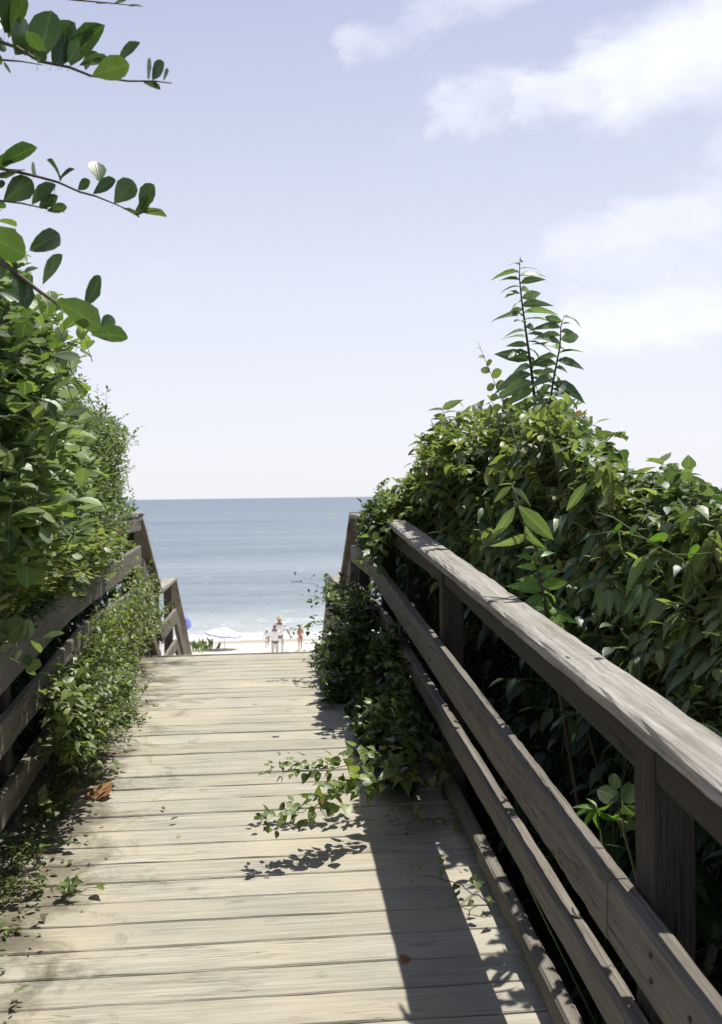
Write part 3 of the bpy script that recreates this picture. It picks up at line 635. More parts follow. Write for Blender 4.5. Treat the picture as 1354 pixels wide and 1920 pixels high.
# explicit stems -------------------------------------------------------------
def stem_plant(name, label, cat, group, base, stems, leaves, mat, kind='obovate', stemmat=M_STEM, r0=.004, root_pts=None):
    """stems: lists of (x, y, depth) -> world; leaves: (bx, by, tx, ty, depth, breadth, tilt)"""
    root = empty(name, base, label, cat, group); inv = PINV(root)
    for st, rad in stems:
        pts = [unp(*q) if len(q) == 3 and not isinstance(q, Vector) else Vector(q) for q in st]
        mb = MB(); n = len(pts); mb.tube([inv@p for p in pts], [rad*(1-.75*i/(n-1)) for i in range(n)], 6)
        put('stem', mb.mesh('stem', True), stemmat, root, Matrix.Translation(base))
    for (bx, by, tx, ty, d, br, tilt) in leaves:
        B = unp(bx, by, d); T = unp(tx, ty, d+tilt*.02); a = T-B; sz = a.length; a.normalize()
        # a leaf seen obliquely: turn its plane about its own axis so its apparent breadth matches
        full = {'obovate': .66, 'round': .9, 'lance': .29, 'heart': .8}[kind]
        c = max(.12, min(1.0, br/full)); ang = math.acos(c)*(1 if tilt >= 0 else -1)
        v = (CP-B).normalized(); s_ = a.cross(v).normalized(); nrml = v*math.cos(ang)+s_*math.sin(ang)
        if nrml.z < 0 and kind != 'lance': nrml = -nrml if abs(nrml.z) > .35 else nrml
        n_ = (nrml-a*nrml.dot(a)).normalized(); b_ = n_.cross(a)
        M = Matrix(((a.x*sz, b_.x*sz, n_.x*sz, B.x), (a.y*sz, b_.y*sz, n_.y*sz, B.y), (a.z*sz, b_.z*sz, n_.z*sz, B.z), (0, 0, 0, 1)))
        put('leaf', tpl_mesh(kind, random.randrange(len(TPL[kind])), mat), mat, root, M)
    return root
D1 = 1.95
stem_plant('overhanging_branch', 'highest leafy branch reaching over the sky with upright round leaves', 'branch', None, unp(-260, 260, 2.2),
  [([(-260, 260, 2.2), (-120, 110, 2.1), (-20, 72, D1), (30, 88, D1), (75, 115, D1), (130, 126, D1), (170, 142, D1), (240, 152, D1), (290, 152, D1), (322, 156, D1)], .0045),
   ([(-120, 110, 2.1), (0, 112, 2.0), (40, 115, 2.0), (80, 122, 2.0)], .003), ([(-260, 260, 2.2), (-120, -30, 2.0), (60, -12, 2.0), (140, 0, 2.0), (210, 6, 2.0), (268, 12, 2.0)], .003)],
  [(28, 103, 58, 38, 1.95, .5, 1), (72, 120, 92, 16, 1.93, .6, -1), (98, 122, 132, 42, 1.97, .5, 1), (132, 124, 170, 44, 1.98, .5, 1), (128, 118, 152, 78, 1.92, .5, -1), (172, 142, 240, 118, 1.9, .62, 1),
   (226, 118, 250, 72, 1.97, .42, -1), (148, 124, 200, 102, 1.95, .3, 1), (285, 150, 303, 116, 1.95, .5, 1), (276, 147, 277, 112, 1.95, .16, 1), (268, 155, 300, 160, 1.95, .3, 1), (8, 62, 14, -30, 1.95, .45, 1),
   (16, 72, 40, -12, 1.97, .45, -1), (-4, 60, -20, 10, 1.95, .5, 1), (45, 104, 66, 78, 1.95, .5, 1), (60, 112, 72, 60, 1.99, .5, -1), (110, 124, 118, 70, 1.96, .6, 1), (160, 132, 168, 98, 1.99, .4, 1),
   (0, 95, 8, 70, 1.95, .6, 1), (8, 115, 16, 138, 1.95, .3, 1), (190, 146, 214, 128, 1.98, .5, 1), (306, 150, 313, 132, 1.95, .3, 1), (150, 0, 160, -14, 2, .4, 1), (215, 5, 235, -2, 2, .3, 1), (240, 9, 262, 14, 2, .25, 1), (180, 4, 198, 10, 2, .3, 1),
   (84, 118, 60, 58, 1.9, .55, -1), (118, 122, 148, 48, 1.99, .55, -1), (-30, 90, 6, 118, 1.95, .5, 1)], LM_DARK)
D2 = 2.1
stem_plant('overhanging_branch', 'second branch over the sky, thin and arching with small paddle leaves near its tip', 'branch', None, unp(-260, 480, 2.3),
  [([(-260, 480, 2.3), (-120, 340, 2.2), (-20, 312, D2), (40, 324, D2), (70, 331, D2), (110, 342, D2), (150, 360, D2), (180, 368, D2), (215, 382, D2), (255, 400, D2), (300, 394, D2)], .004),
   ([(-120, 340, 2.2), (-10, 375, D2), (40, 381, D2), (90, 392, D2), (122, 398, D2)], .003)],
  [(4, 312, 54, 266, 2.1, .5, 1), (6, 378, 62, 336, 2.1, .68, 1), (62, 332, 69, 306, 2.1, .4, 1), (112, 340, 106, 297, 2.1, .14, 1), (113, 340, 129, 311, 2.1, .16, -1), (146, 356, 166, 338, 2.1, .6, 1),
   (186, 342, 180, 299, 2.1, .64, 1), (174, 364, 213, 334, 2.1, .45, -1), (214, 382, 252, 336, 2.08, .85, 1), (262, 394, 284, 346, 2.1, .55, 1), (252, 402, 290, 372, 2.12, .4, -1), (262, 400, 308, 392, 2.1, .32, 1), (230, 392, 262, 398, 2.1, .25, 1),
   (60, 384, 94, 340, 2.1, .4, -1), (74, 390, 102, 368, 2.08, .65, 1), (88, 396, 124, 386, 2.1, .5, 1), (100, 380, 106, 356, 2.1, .2, 1), (-10, 330, 30, 330, 2.1, .3, 1), (-10, 318, 18, 290, 2.1, .6, 1), (10, 318, 45, 326, 2.1, .25, -1), (-8, 350, 8, 342, 2.08, .6, 1),
   (-30, 300, 0, 262, 2.1, .6, 1), (184, 345, 186, 366, 2.1, .2, 1), (-20, 372, 10, 392, 2.1, .5, 1)], LM_DARK)
D3 = 1.9
stem_plant('overhanging_branch', 'lowest overhanging branch, its big dark oval leaves in front of the shrub', 'branch', None, unp(-300, 700, 2.2),
  [([(-300, 700, 2.2), (-150, 500, 2.05), (-20, 478, D3), (30, 512, D3), (75, 547, D3), (112, 572, D3), (140, 600, D3), (165, 618, D3), (200, 636, D3)], .006)],
  [(-45, 430, 52, 476, 1.9, .62, 1), (55, 470, 116, 436, 1.88, .9, 1), (80, 534, 110, 474, 1.9, .35, -1), (104, 566, 197, 604, 1.86, .6, 1), (160, 572, 195, 520, 1.92, .42, -1), (188, 618, 214, 592, 1.9, .75, 1), (170, 628, 238, 622, 1.88, .48, 1),
   (20, 505, 60, 560, 1.9, .5, -1), (-30, 470, 10, 520, 1.9, .6, 1), (70, 560, 84, 585, 1.9, .4, 1)], LM_DARK)
# near sprigs hanging before the left rail
stem_plant('railing_sprig', 'pale leafy sprig dangling in front of the near left middle rail', 'plant', None, unp(-200, 1150, 2.6),
  [([(-200, 1150, 2.6), (-60, 1195, 2.6), (0, 1225, 2.6), (30, 1240, 2.6), (60, 1252, 2.6)], .003), ([(-120, 1180, 2.6), (0, 1195, 2.6), (60, 1200, 2.6), (118, 1186, 2.6)], .002)],
  [(28, 1238, 40, 1218, 2.6, .4, 1), (42, 1244, 62, 1230, 2.58, .8, 1), (50, 1250, 76, 1246, 2.6, .8, -1), (55, 1252, 62, 1268, 2.6, .7, 1), (0, 1222, 18, 1205, 2.6, .6, 1), (-10, 1230, -2, 1250, 2.6, .7, 1),
   (-10, 1200, 25, 1180, 2.6, .7, 1), (10, 1196, 48, 1165, 2.6, .85, -1), (48, 1198, 56, 1158, 2.6, .6, 1), (60, 1199, 78, 1222, 2.6, .4, 1), (84, 1194, 120, 1184, 2.6, .3, 1), (20, 1190, 0, 1160, 2.6, .8, 1)], LM_HEART, kind='round', stemmat=M_STEMG)

# --- right side --------------------------------------------------------------
def d_right_wall(x, y): d = 1.0*1867/max(130, x-500); return d*1.02, 1.0+d*.25, 7.0
def keep_right(p, tip):
    h = tip.z-deck_z(tip.y); return tip.x-.285*h > (.76 if tip.y < 3.9 else .62 if tip.y < 4.6 else .30) and tip.x > .80
rb = [(690, 985), (708, 955), (750, 925), (782, 885), (820, 835), (855, 805), (890, 785), (940, 775), (1000, 765), (1060, 772), (1105, 800), (1135, 870), (1180, 912), (1262, 930), (1330, 972), (1500, 1050), (2300, 1240),
      (2300, 2300), (1700, 1720), (1354, 1415), (1134, 1255), (937, 1108), (840, 1050), (745, 1005)]
shrub('cherry_shrub', 'big dark bush of drooping pointed leaves crowding over the right railing', 'shrub', None, (1.6, 3.6, gz(1.6, 3.6)),
      [(rb, d_right_wall, 1.0)], 'oval', LM_LANCE, 300, .074, 2100, per=8, ln=.16, nleaf=8, droop=.55, out=Vector((-.30, -.25, .3)), rad=.2, strict=.025, limbs=18, splay=.8, keep=keep_right, rag=24)
spray_poly = [(800, 850), (830, 790), (900, 780), (1060, 770), (1110, 860), (1180, 960), (1354, 1120), (1354, 1330), (1134, 1225), (960, 1090), (860, 1030), (790, 960)]
def d_spray(x, y): d = 1.0*1867/max(130, x-500); return d, .25, 4.5
shrub('peach_leaved_shrub', 'sprays of long drooping leaves standing out from the face of the right bush', 'shrub', None, (1.5, 4.2, gz(1.5, 4.2)),
      [(spray_poly, d_spray, 1.0)], 'droop', LM_SAP, 240, .105, 110, per=3, ln=.16, nleaf=9, droop=.7, out=Vector((-.3, -.4, .5)), rad=.1, strict=.05, limbs=8, splay=1.1, keep=keep_right, face=-F*.6, rag=24)
heart_poly = [(1085, 850), (1112, 800), (1132, 775), (1152, 845), (1190, 880), (1260, 880), (1300, 915), (1354, 930), (1600, 960), (1900, 1200), (1354, 1110), (1220, 1000), (1130, 910)]
def d_heart(x, y): d = 1.25*1867/max(130, x-500); return d, .5, 4.0
shrub('round_leaved_vine', 'mound of round leaved vine along the falling skyline of the right bush', 'vine', None, (2.1, 3.2, gz(2.1, 3.2)),
      [(heart_poly, d_heart, 1.0)], 'heart', LM_HEART, 260, .060, 130, per=7, ln=.15, nleaf=7, droop=.35, out=Vector((-.2, -.2, .35)), rad=.12, strict=.12, limbs=8, rag=24)
sum_poly = [(700, 980), (715, 945), (748, 920), (778, 885), (802, 835), (818, 800), (855, 790), (880, 820), (880, 900), (830, 960), (780, 985)]
def d_sum(x, y): d = .90*1867/max(190, x-500); return min(d, 5.6)-.1, .35, 5.0
shrub('creeper', 'small leaved creeper over the far corner of the right railing with a few red leaves', 'vine', None, (1.1, 5.6, gz(1.1, 5.6)),
      [(sum_poly, d_sum, 1.0)], 'heart', LM_VINE, 240, .050, 100, per=8, ln=.13, nleaf=7, droop=.3, out=Vector((-.3, -.2, .1)), rad=.10, strict=.02, limbs=6, rag=24)
# undergrowth beyond the right railing
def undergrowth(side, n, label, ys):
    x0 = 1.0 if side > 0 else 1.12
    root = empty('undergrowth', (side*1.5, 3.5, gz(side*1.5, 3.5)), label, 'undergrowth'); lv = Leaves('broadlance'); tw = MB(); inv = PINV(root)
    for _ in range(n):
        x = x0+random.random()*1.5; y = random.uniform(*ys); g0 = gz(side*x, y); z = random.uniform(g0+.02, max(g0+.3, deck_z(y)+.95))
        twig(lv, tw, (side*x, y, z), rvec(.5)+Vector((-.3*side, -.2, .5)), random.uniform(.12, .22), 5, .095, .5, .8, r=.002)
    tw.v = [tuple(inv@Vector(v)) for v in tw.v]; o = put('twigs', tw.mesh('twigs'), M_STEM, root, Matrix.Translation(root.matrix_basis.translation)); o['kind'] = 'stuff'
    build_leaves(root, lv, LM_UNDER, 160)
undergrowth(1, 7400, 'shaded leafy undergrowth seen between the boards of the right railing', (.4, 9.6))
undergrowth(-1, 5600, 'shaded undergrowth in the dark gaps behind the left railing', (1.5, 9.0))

# saplings standing above the bush
def sapling(label, base, path, rad, n, size, mat, droop=.8, name='sapling', kind='droop', tilt0=.2):
    root = empty(name, base, label, 'sapling'); inv = PINV(root); pts = [Vector(base)]+[unp(*q) for q in path]
    mb = MB(); m = len(pts); mb.tube([inv@p for p in pts], [rad*(1-.85*i/(m-1)) for i in range(m)], 7); put('trunk', mb.mesh('trunk', True), M_BARK, root, Matrix.Translation(base))
    lv = Leaves(kind); ln = [0]
    for a, b_ in zip(pts[1:-1], pts[2:]): ln.append(ln[-1]+(b_-a).length)
    T = ln[-1]
    for j in range(n):
        u = (j+.3)/n; s_ = u*T; i = max(k for k in range(len(ln)-1) if ln[k] <= s_); p = pts[i+1].lerp(pts[i+2], (s_-ln[i])/(ln[i+1]-ln[i]))
        ang = j*2.4; side = Vector((math.cos(ang), math.sin(ang), 0))*.55+RV*(1.0 if j % 2 else -1.0)*(.6+.5*random.random()); side = side.normalized()
        a = side*1.0+Vector((0, 0, .25-droop*(1-u)*.9+.35*u**3)); lv.add(p, (a+rvec(.16)).normalized(), Vector((0, 0, .55))-F*.7+rvec(.35), size*random.uniform(.55, 1.15)*(1-.35*u**2))
    build_leaves(root, lv, mat, 200); return root
sapling('tallest sapling above the right bush, leaves drooping in pairs up its thin stem', (1.75, 5.6, gz(1.75, 5.6)), [(1040, 900, 4.9), (1004, 760, 4.8), (996, 690, 4.8), (986, 620, 4.8), (978, 560, 4.8), (974, 520, 4.8), (975, 486, 4.8)], .011, 62, .18, LM_SAP)
sapling('shorter sapling leaning beside the tallest one above the right bush', (1.9, 5.4, gz(1.9, 5.4)), [(1060, 880, 4.8), (1030, 760, 4.75), (1040, 700, 4.7), (1050, 650, 4.7), (1052, 610, 4.7), (1058, 592, 4.7)], .009, 44, .175, LM_SAP)
sapling('slender sapling with pale top leaves at the seaward end of the right bush', (1.55, 6.3, gz(1.55, 6.3)), [(870, 900, 5.5), (850, 830, 5.4), (838, 790, 5.3), (828, 764, 5.3)], .009, 34, .15, LM_SAP)
sapling('bright green young shoot standing right behind the cap board', (1.12, 3.2, gz(1.12, 3.2)), [(1030, 1180, 3.05), (1018, 1110, 3.0), (1004, 1060, 3.0), (1000, 1040, 3.0)], .008, 22, .10, LM_BRIGHT, name='young_shoot', droop=.5)
sapling('pale green feathery shoot at the far right skyline of the bush', (2.3, 3.4, gz(2.3, 3.4)), [(1370, 1040, 2.9), (1362, 960, 2.85), (1352, 915, 2.8)], .008, 16, .10, LM_BRIGHT, name='young_shoot')
stem_plant('climbing_tendril', 'thin vine tendril with tiny round leaves reaching up left of the saplings', 'vine', None, (1.5, 5.6, gz(1.5, 5.6)),
  [([Vector((1.5, 5.6, gz(1.5, 5.6))), (960, 800, 5.0), (935, 735, 5.0), (920, 700, 5.0), (906, 665, 5.0), (896, 640, 5.0)], .003)],
  [(930, 728, 945, 715, 5, .7, 1), (928, 722, 912, 730, 5, .8, 1), (922, 705, 940, 695, 5, .8, 1), (918, 698, 902, 690, 5, .8, 1), (912, 684, 922, 676, 5, .7, 1), (908, 672, 898, 666, 5, .7, 1), (902, 655, 896, 650, 5, .6, 1), (936, 740, 955, 738, 5, .8, 1), (934, 742, 918, 748, 5, .8, 1),
   (942, 758, 962, 752, 5, .8, 1), (940, 762, 922, 768, 5, .8, 1), (950, 780, 968, 776, 5, .8, 1)], LM_VINE, kind='round', stemmat=M_STEMG)
# yellow-green tendril loops across the bush
stem_plant('climbing_tendril', 'bare yellow green tendrils looping across the face of the right bush', 'vine', None, unp(1330, 1120, 2.4),
  [([(1330, 1120, 2.4), (1280, 1050, 2.35), (1210, 1010, 2.3), (1160, 995, 2.3), (1105, 1003, 2.3)], .0025), ([(1160, 995, 2.3), (1165, 1030, 2.3), (1175, 1050, 2.3)], .002), ([(1210, 1010, 2.3), (1150, 970, 2.35), (1120, 960, 2.35)], .002),
   ([(1260, 1040, 2.33), (1300, 1040, 2.3), (1340, 1035, 2.3)], .002)],
  [(1150, 996, 1165, 985, 2.3, .5, 1), (1215, 1012, 1250, 1005, 2.3, .4, 1), (1180, 1000, 1195, 985, 2.3, .5, -1), (1290, 1042, 1310, 1025, 2.3, .5, 1), (1105, 1003, 1095, 1010, 2.3, .4, 1)], LM_BRIGHT, kind='round', stemmat=M_STEMG)
# large single leaf plant near the cap (pokeweed-like) 
stem_plant('broad_leaf_weed', 'tall weed with a few long broad leaves hanging behind the right cap board', 'plant', None, (1.35, 3.4, gz(1.35, 3.4)),
  [([Vector((1.35, 3.4, gz(1.35, 3.4))), (1000, 1010, 3.1), (972, 945, 3.05), (960, 910, 3.05)], .008)],
  [(972, 948, 1048, 1022, 3.0, .30, 1), (965, 950, 930, 1010, 3.0, .28, -1), (985, 985, 1010, 1050, 3.02, .26, 1), (960, 912, 920, 940, 3.05, .28, 1), (962, 915, 1000, 935, 3.05, .25, -1), (990, 1000, 940, 1035, 3.02, .26, -1), (1100, 905, 1060, 960, 2.9, .3, 1)], LM_HEART, kind='lance')
# whorled sprays seen between the rails
stem_plant('palmate_weed', 'whorl of narrow leaves lit behind the near right railing between post and middle rail', 'plant', None, (1.02, 1.9, gz(1.02, 1.9)),
  [([Vector((1.02, 1.9, gz(1.02, 1.9))), (1130, 1600, 2.35), (1120, 1520, 2.3)], .004)],
  [(1120, 1518, 1062, 1512, 2.3, .2, 1), (1120, 1518, 1075, 1500, 2.3, .2, 1), (1120, 1520, 1080, 1550, 2.3, .24, 1), (1120, 1520, 1100, 1562, 2.3, .24, 1), (1122, 1520, 1145, 1556, 2.3, .2, 1), (1122, 1518, 1165, 1560, 2.3, .24, 1), (1122, 1516, 1160, 1515, 2.3, .2, 1), (1120, 1515, 1105, 1490, 2.3, .2, 1)], LM_BRIGHT, kind='lance', stemmat=M_STEMG)
stem_plant('heart_leaf_weed', 'big crinkled round leaves glowing behind the near right railing', 'plant', None, (1.05, 2.1, gz(1.05, 2.1)),
  [([Vector((1.05, 2.1, gz(1.05, 2.1))), (1170, 1560, 2.4), (1165, 1480, 2.4)], .005)],
  [(1165, 1500, 1195, 1475, 2.38, .85, 1), (1160, 1500, 1120, 1480, 2.4, .85, 1), (1170, 1510, 1198, 1540, 2.38, .85, 1), (1165, 1520, 1180, 1560, 2.4, .7, 1), (1150, 1480, 1155, 1450, 2.4, .8, 1)], LM_HEART, kind='round', stemmat=M_STEMG)
stem_plant('palmate_weed', 'drooping pale leaf spray just under the near middle rail of the right railing', 'plant', None, (1.0, 2.0, gz(1.0, 2.0)),
  [([Vector((1.0, 2.0, gz(1.0, 2.0))), (985, 1650, 2.9), (980, 1590, 2.9)], .004)],
  [(985, 1580, 965, 1600, 2.9, .25, 1), (985, 1580, 990, 1625, 2.9, .25, 1), (985, 1580, 1015, 1605, 2.9, .25, 1), (988, 1582, 1026, 1630, 2.9, .2, 1), (985, 1578, 1010, 1575, 2.9, .25, 1)], LM_BRIGHT, kind='lance', stemmat=M_STEMG)

# ivy heaped on the right railing and spilling onto the deck
def d_ivy(x, y):
    X = random.uniform(.44, .66) if y > 1180 else random.uniform(.50, .78); p = unpX(x, y, X)
    d = (p-CP).dot(F)
    if p.z < deck_z(p.y)+.015 or d > 8.3:
        # lies in front: meet the deck
        for X2 in np.linspace(X, .2, 12):
            p = unpX(x, y, X2)
            if p.z > deck_z(p.y)+.01 and (p-CP).dot(F) < 8.3: break
        d = (p-CP).dot(F)
    return d, .02, 4.5
ivy_a = [(652, 1100), (676, 1098), (715, 1150), (755, 1225), (775, 1300), (785, 1380), (765, 1470), (715, 1470), (665, 1410), (628, 1340), (600, 1290), (602, 1215), (630, 1170), (612, 1120), (615, 1095)]
ivy_b = [(688, 1030), (684, 990), (690, 960), (705, 945), (755, 965), (748, 990), (735, 1015), (712, 1030), (698, 1050)]
def keep_ivy(p, tip): return (tip.y > 5.3 or tip.x-.285*(tip.z-deck_z(tip.y)) > .42)
shrub('ivy', 'dark ivy smothering the far right railing and creeping onto the planks', 'vine', None, (.85, 6.0, gz(.85, 6.0)),
      [(ivy_a, d_ivy, .8), (ivy_b, d_ivy, .2)], 'heart', LM_IVY_SHADE, 300, .046, 520, per=8, ln=.09, nleaf=7, droop=.35, out=Vector((-.2, -.15, .1)), rad=.05, strict=.08, keep=keep_ivy, limbs=0, barkmat=M_STEM)
def ivy_runner(label, pts, n, size, name='ivy_runner', mat=LM_VINE, up=.5, per=2):
    pts = [unp(*q) for q in pts]; base = pts[0]; root = empty(name, base, label, 'vine'); inv = PINV(root)
    fine = []
    for i in range(len(pts)-1):
        for k in range(4):
            a, b_ = pts[i], pts[i+1]; fine.append(a.lerp(b_, k/4)+rvec(.006))
    fine.append(pts[-1]); m = len(fine); mb = MB(); mb.tube([inv@p for p in fine], [.0028*(1-.8*i/(m-1)) for i in range(m)], 5); put('stem', mb.mesh('stem', True), M_STEM, root, Matrix.Translation(base))
    lv = Leaves('heart')
    for j in range(n):
        u = (j+.5)/n*(m-1); i = min(int(u), m-2); p = fine[i].lerp(fine[i+1], u-i)
        for _ in range(per):
            off = rvec(.022)+Vector((0, 0, .012)); a = (off.normalized()*.8+(fine[i+1]-fine[i]).normalized()*.6+Vector((0, 0, -.2)))
            sz = size*random.uniform(.6, 1.15)*(1-.55*(u/(m-1))**2)
            lv.add(p+off, a, Vector((0, 0, up))+SUN*.4+rvec(.4)-F*.35, sz)
    build_leaves(root, lv, mat, 200); return root
ivy_runner('upper ivy runner reaching from the right railing out over the sunlit planks', [(850, 1440, 4.0), (780, 1425, 3.95), (700, 1425, 3.9), (640, 1438, 3.88), (590, 1442, 3.85), (545, 1446, 3.85), (505, 1452, 3.85)], 44, .052, per=3)
ivy_runner('lower ivy runner hovering over the planks, casting the lacy shadow below it', [(800, 1450, 3.85), (730, 1462, 3.75), (670, 1478, 3.65), (620, 1500, 3.58), (575, 1518, 3.52), (525, 1530, 3.48), (480, 1545, 3.45)], 46, .055, per=3)
ivy_runner('ivy sprig with pale leaves hanging in the shade of the right railing', [(760, 1340, 4.5), (730, 1330, 4.4), (700, 1330, 4.3), (675, 1350, 4.25), (665, 1395, 4.2)], 26, .045)
ivy_runner('thin ivy tip pointing at the sea above the far step railing', [(680, 1130, 6.4), (650, 1112, 6.4), (620, 1105, 6.4), (590, 1098, 6.3), (570, 1092, 6.3), (548, 1090, 6.3)], 16, .040)
ivy_runner('small ivy cluster in front of the far right step railing', [(680, 1140, 6.2), (650, 1122, 6.2), (620, 1118, 6.2), (595, 1122, 6.2), (578, 1126, 6.2)], 22, .045)
ivy_runner('ivy strand crossing the beach in front of the wading people', [(660, 1150, 6.2), (630, 1160, 6.2), (600, 1168, 6.2), (583, 1172, 6.2), (565, 1180, 6.2), (545, 1183, 6.2), (536, 1188, 6.2)], 15, .042)
ivy_runner('ivy strand drooping onto the far end of the planks', [(660, 1180, 6.0), (630, 1200, 6.0), (605, 1212, 6.0), (588, 1225, 6.0), (577, 1240, 6.0)], 10, .045)
ivy_runner('scraggly ivy on the shaded planks against the right bottom rail', [(860, 1540, 3.70), (820, 1535, 3.72), (780, 1540, 3.7), (750, 1545, 3.68), (722, 1548, 3.68)], 12, .036)
ivy_runner('low ivy rooted in the shade under the near right bottom rail', [(925, 1690, 3.10), (890, 1680, 3.12), (860, 1655, 3.2), (800, 1640, 3.28), (760, 1640, 3.29)], 12, .035)
ivy_runner('dangling ivy curl over the end of the right middle rail', [(740, 985, 5.3), (715, 1000, 5.2), (698, 1030, 5.2), (690, 1060, 5.2), (696, 1110, 5.2), (700, 1130, 5.2)], 30, .05)

# low growth and litter on the left edge of the deck
def on_deck(x, y, t=.0):     # where the sight line meets the boards
    r = F + RV*((x-677)/FPX)+UV*((960-y)/FPX); s_ = 1.0
    for _ in range(30):
        p = CP+r*s_; h = deck_z(p.y)+t; s_ = s_*(EYE-h)/max(1e-6, (EYE-p.z))
    return CP+r*s_
def tuft(label, x, y, n, size, mat, name='seedling', kind='heart', spread=.03, ht=.06):
    p = on_deck(x, y); root = empty(name, p, label, 'plant'); lv = Leaves(kind); inv = PINV(root)
    for j in range(n):
        a = rvec(1); a.z = abs(a.z)*.5; a.normalize(); q = p+Vector((random.gauss(0, spread), random.gauss(0, spread), random.uniform(.01, ht)))
        mb = MB(); mb.tube([inv@(p+Vector((random.gauss(0, spread*.3), random.gauss(0, spread*.3), -.012))), inv@(p.lerp(q, .6)+Vector((0, 0, .005))), inv@q], [.0016, .0013, .001], 4); put('stem', mb.mesh('stem'), M_STEMG, root, Matrix.Translation(p))
        lv.add(q, a, Vector((0, 0, 1))+rvec(.35)-F*.3, size*random.uniform(.7, 1.2))
    build_leaves(root, lv, mat, 100); return root
tuft('two stacked dark leaves poking through a plank joint, left of the fuller seedling', 84, 1672, 4, .045, LM_VINE, spread=.015, ht=.05)
tuft('fuller seedling sprouting from the third wide plank joint', 142, 1674, 9, .042, LM_VINE, spread=.03, ht=.055)
tuft('weed clump at the left edge under the hanging vine, above the orange leaf', 175, 1462, 12, .05, LM_VINE, spread=.05, ht=.09)
tuft('round leaved weed left of the orange leaf', 135, 1462, 7, .055, LM_HEART, spread=.03, ht=.07)
tuft('low weed beside the bottom left rail, below the orange leaf', 100, 1530, 14, .045, LM_VINE, spread=.06, ht=.08)
tuft('ragged weed against the bottom left rail nearest the camera', 45, 1600, 16, .045, LM_VINE, spread=.07, ht=.08)
def edge_litter():
    root = empty('leaf_litter', (-.85, 3.8, deck_z(3.8)), kind='stuff'); root['label'] = 'dry leaf litter and creeping weed swept along the left edge of the walk'
    lv = Leaves('small'); lv2 = Leaves('broadlance'); tw = MB(); inv = PINV(root)
    for _ in range(1700):
        y = random.uniform(1.6, 5.6); w_ = abs(random.gauss(0, .13 if y > 2.9 else .09)); x = -.95+w_
        dens = .5+.5*math.sin(y*5.1)*math.sin(y*2.3+1)
        if random.random() > .35+dens*.65: continue
        z = deck_z(y)+random.uniform(.0, .018)+.03*max(0, 1-w_/.15)*random.random()
        (lv if random.random() < .75 else lv2).add((x, y, z+.004), (random.gauss(0, 1), random.gauss(0, 1), random.gauss(0, .15)), (random.gauss(0, .3), random.gauss(0, .3), 1), random.uniform(.018, .04))
    o = build_leaves(root, lv, LM_LITTER, 0); o2 = build_leaves(root, lv2, LM_LITTER, 0)
LM_LITTER = leafmat('litter_leaf', (.05, .04, .025), (.11, .08, .04), (.09, .12, .03), rough=.8, trans=.15)
edge_litter()
def fringe():
    lv_poly = [(115, 1350), (270, 1375), (240, 1415), (140, 1440), (120, 1480), (60, 1560), (0, 1640), (-40, 1640), (60, 1480)]
    root = empty('creeping_weed', (-.9, 4.4, deck_z(4.4)), 'low creeping weed along the foot of the left railing', 'plant'); lv = Leaves('small'); tw = MB(); inv = PINV(root)
    for _ in range(330):
        y = random.uniform(2.4, 5.4); x = -.93+abs(random.gauss(0, .07)); p = Vector((x, y, deck_z(y)+random.uniform(.005, .03)))
        if random.random() > .4+.6*math.sin(y*4.3)**2: continue
        twig(lv, tw, p, rvec(.5)+Vector((.3, -.2, .35)), random.uniform(.05, .11), 7, .026, .1, .9, r=.001)
    tw.v = [tuple(inv@Vector(v)) for v in tw.v]; o = put('twigs', tw.mesh('twigs'), M_STEM, root, Matrix.Translation(root.matrix_basis.translation)); o['kind'] = 'stuff'
    build_leaves(root, lv, LM_VINE, 120)
fringe()
def fallen(label, x, y, size, rot, mat, kind='heart', lift=.012, curl=.3):
    p = on_deck(x, y); a = Vector((math.cos(rot), math.sin(rot), curl)).normalized(); n_ = Vector((-.25, -.45, 1)); n_ = (n_-a*n_.dot(a)).normalized(); b_ = n_.cross(a); p = p+Vector((0, 0, lift))
    M = Matrix(((a.x*size, b_.x*size, n_.x*size, p.x), (a.y*size, b_.y*size, n_.y*size, p.y), (a.z*size, b_.z*size, n_.z*size, p.z), (0, 0, 0, 1)))
    o = put('fallen_leaf', tpl_mesh(kind, 0, mat), mat, None, M); tag(o, label, 'leaf', 'fallen leaves on the planks'); return o
fallen('curled bright orange dead leaf on the planks by the left weed clump', 180, 1500, .135, 1.25, LM_DRY, curl=.5, lift=.004)
fallen('small tan dead leaf lying left of the bright orange one', 134, 1490, .055, .4, LM_DRY, curl=.1, lift=.01)
fallen('tiny orange dead leaf lying below the tan one', 126, 1508, .04, 2.2, LM_DRY, curl=.1, lift=.01)
fallen('small brown dead leaf on the shadow edge near the bottom of the walk', 752, 1802, .032, .2, LM_DRY, curl=.05, lift=.006)
fallen('dark speck of dead leaf by a plank joint at mid walk', 330, 1570, .022, .1, LM_DRY, kind='small', curl=.05, lift=.006)

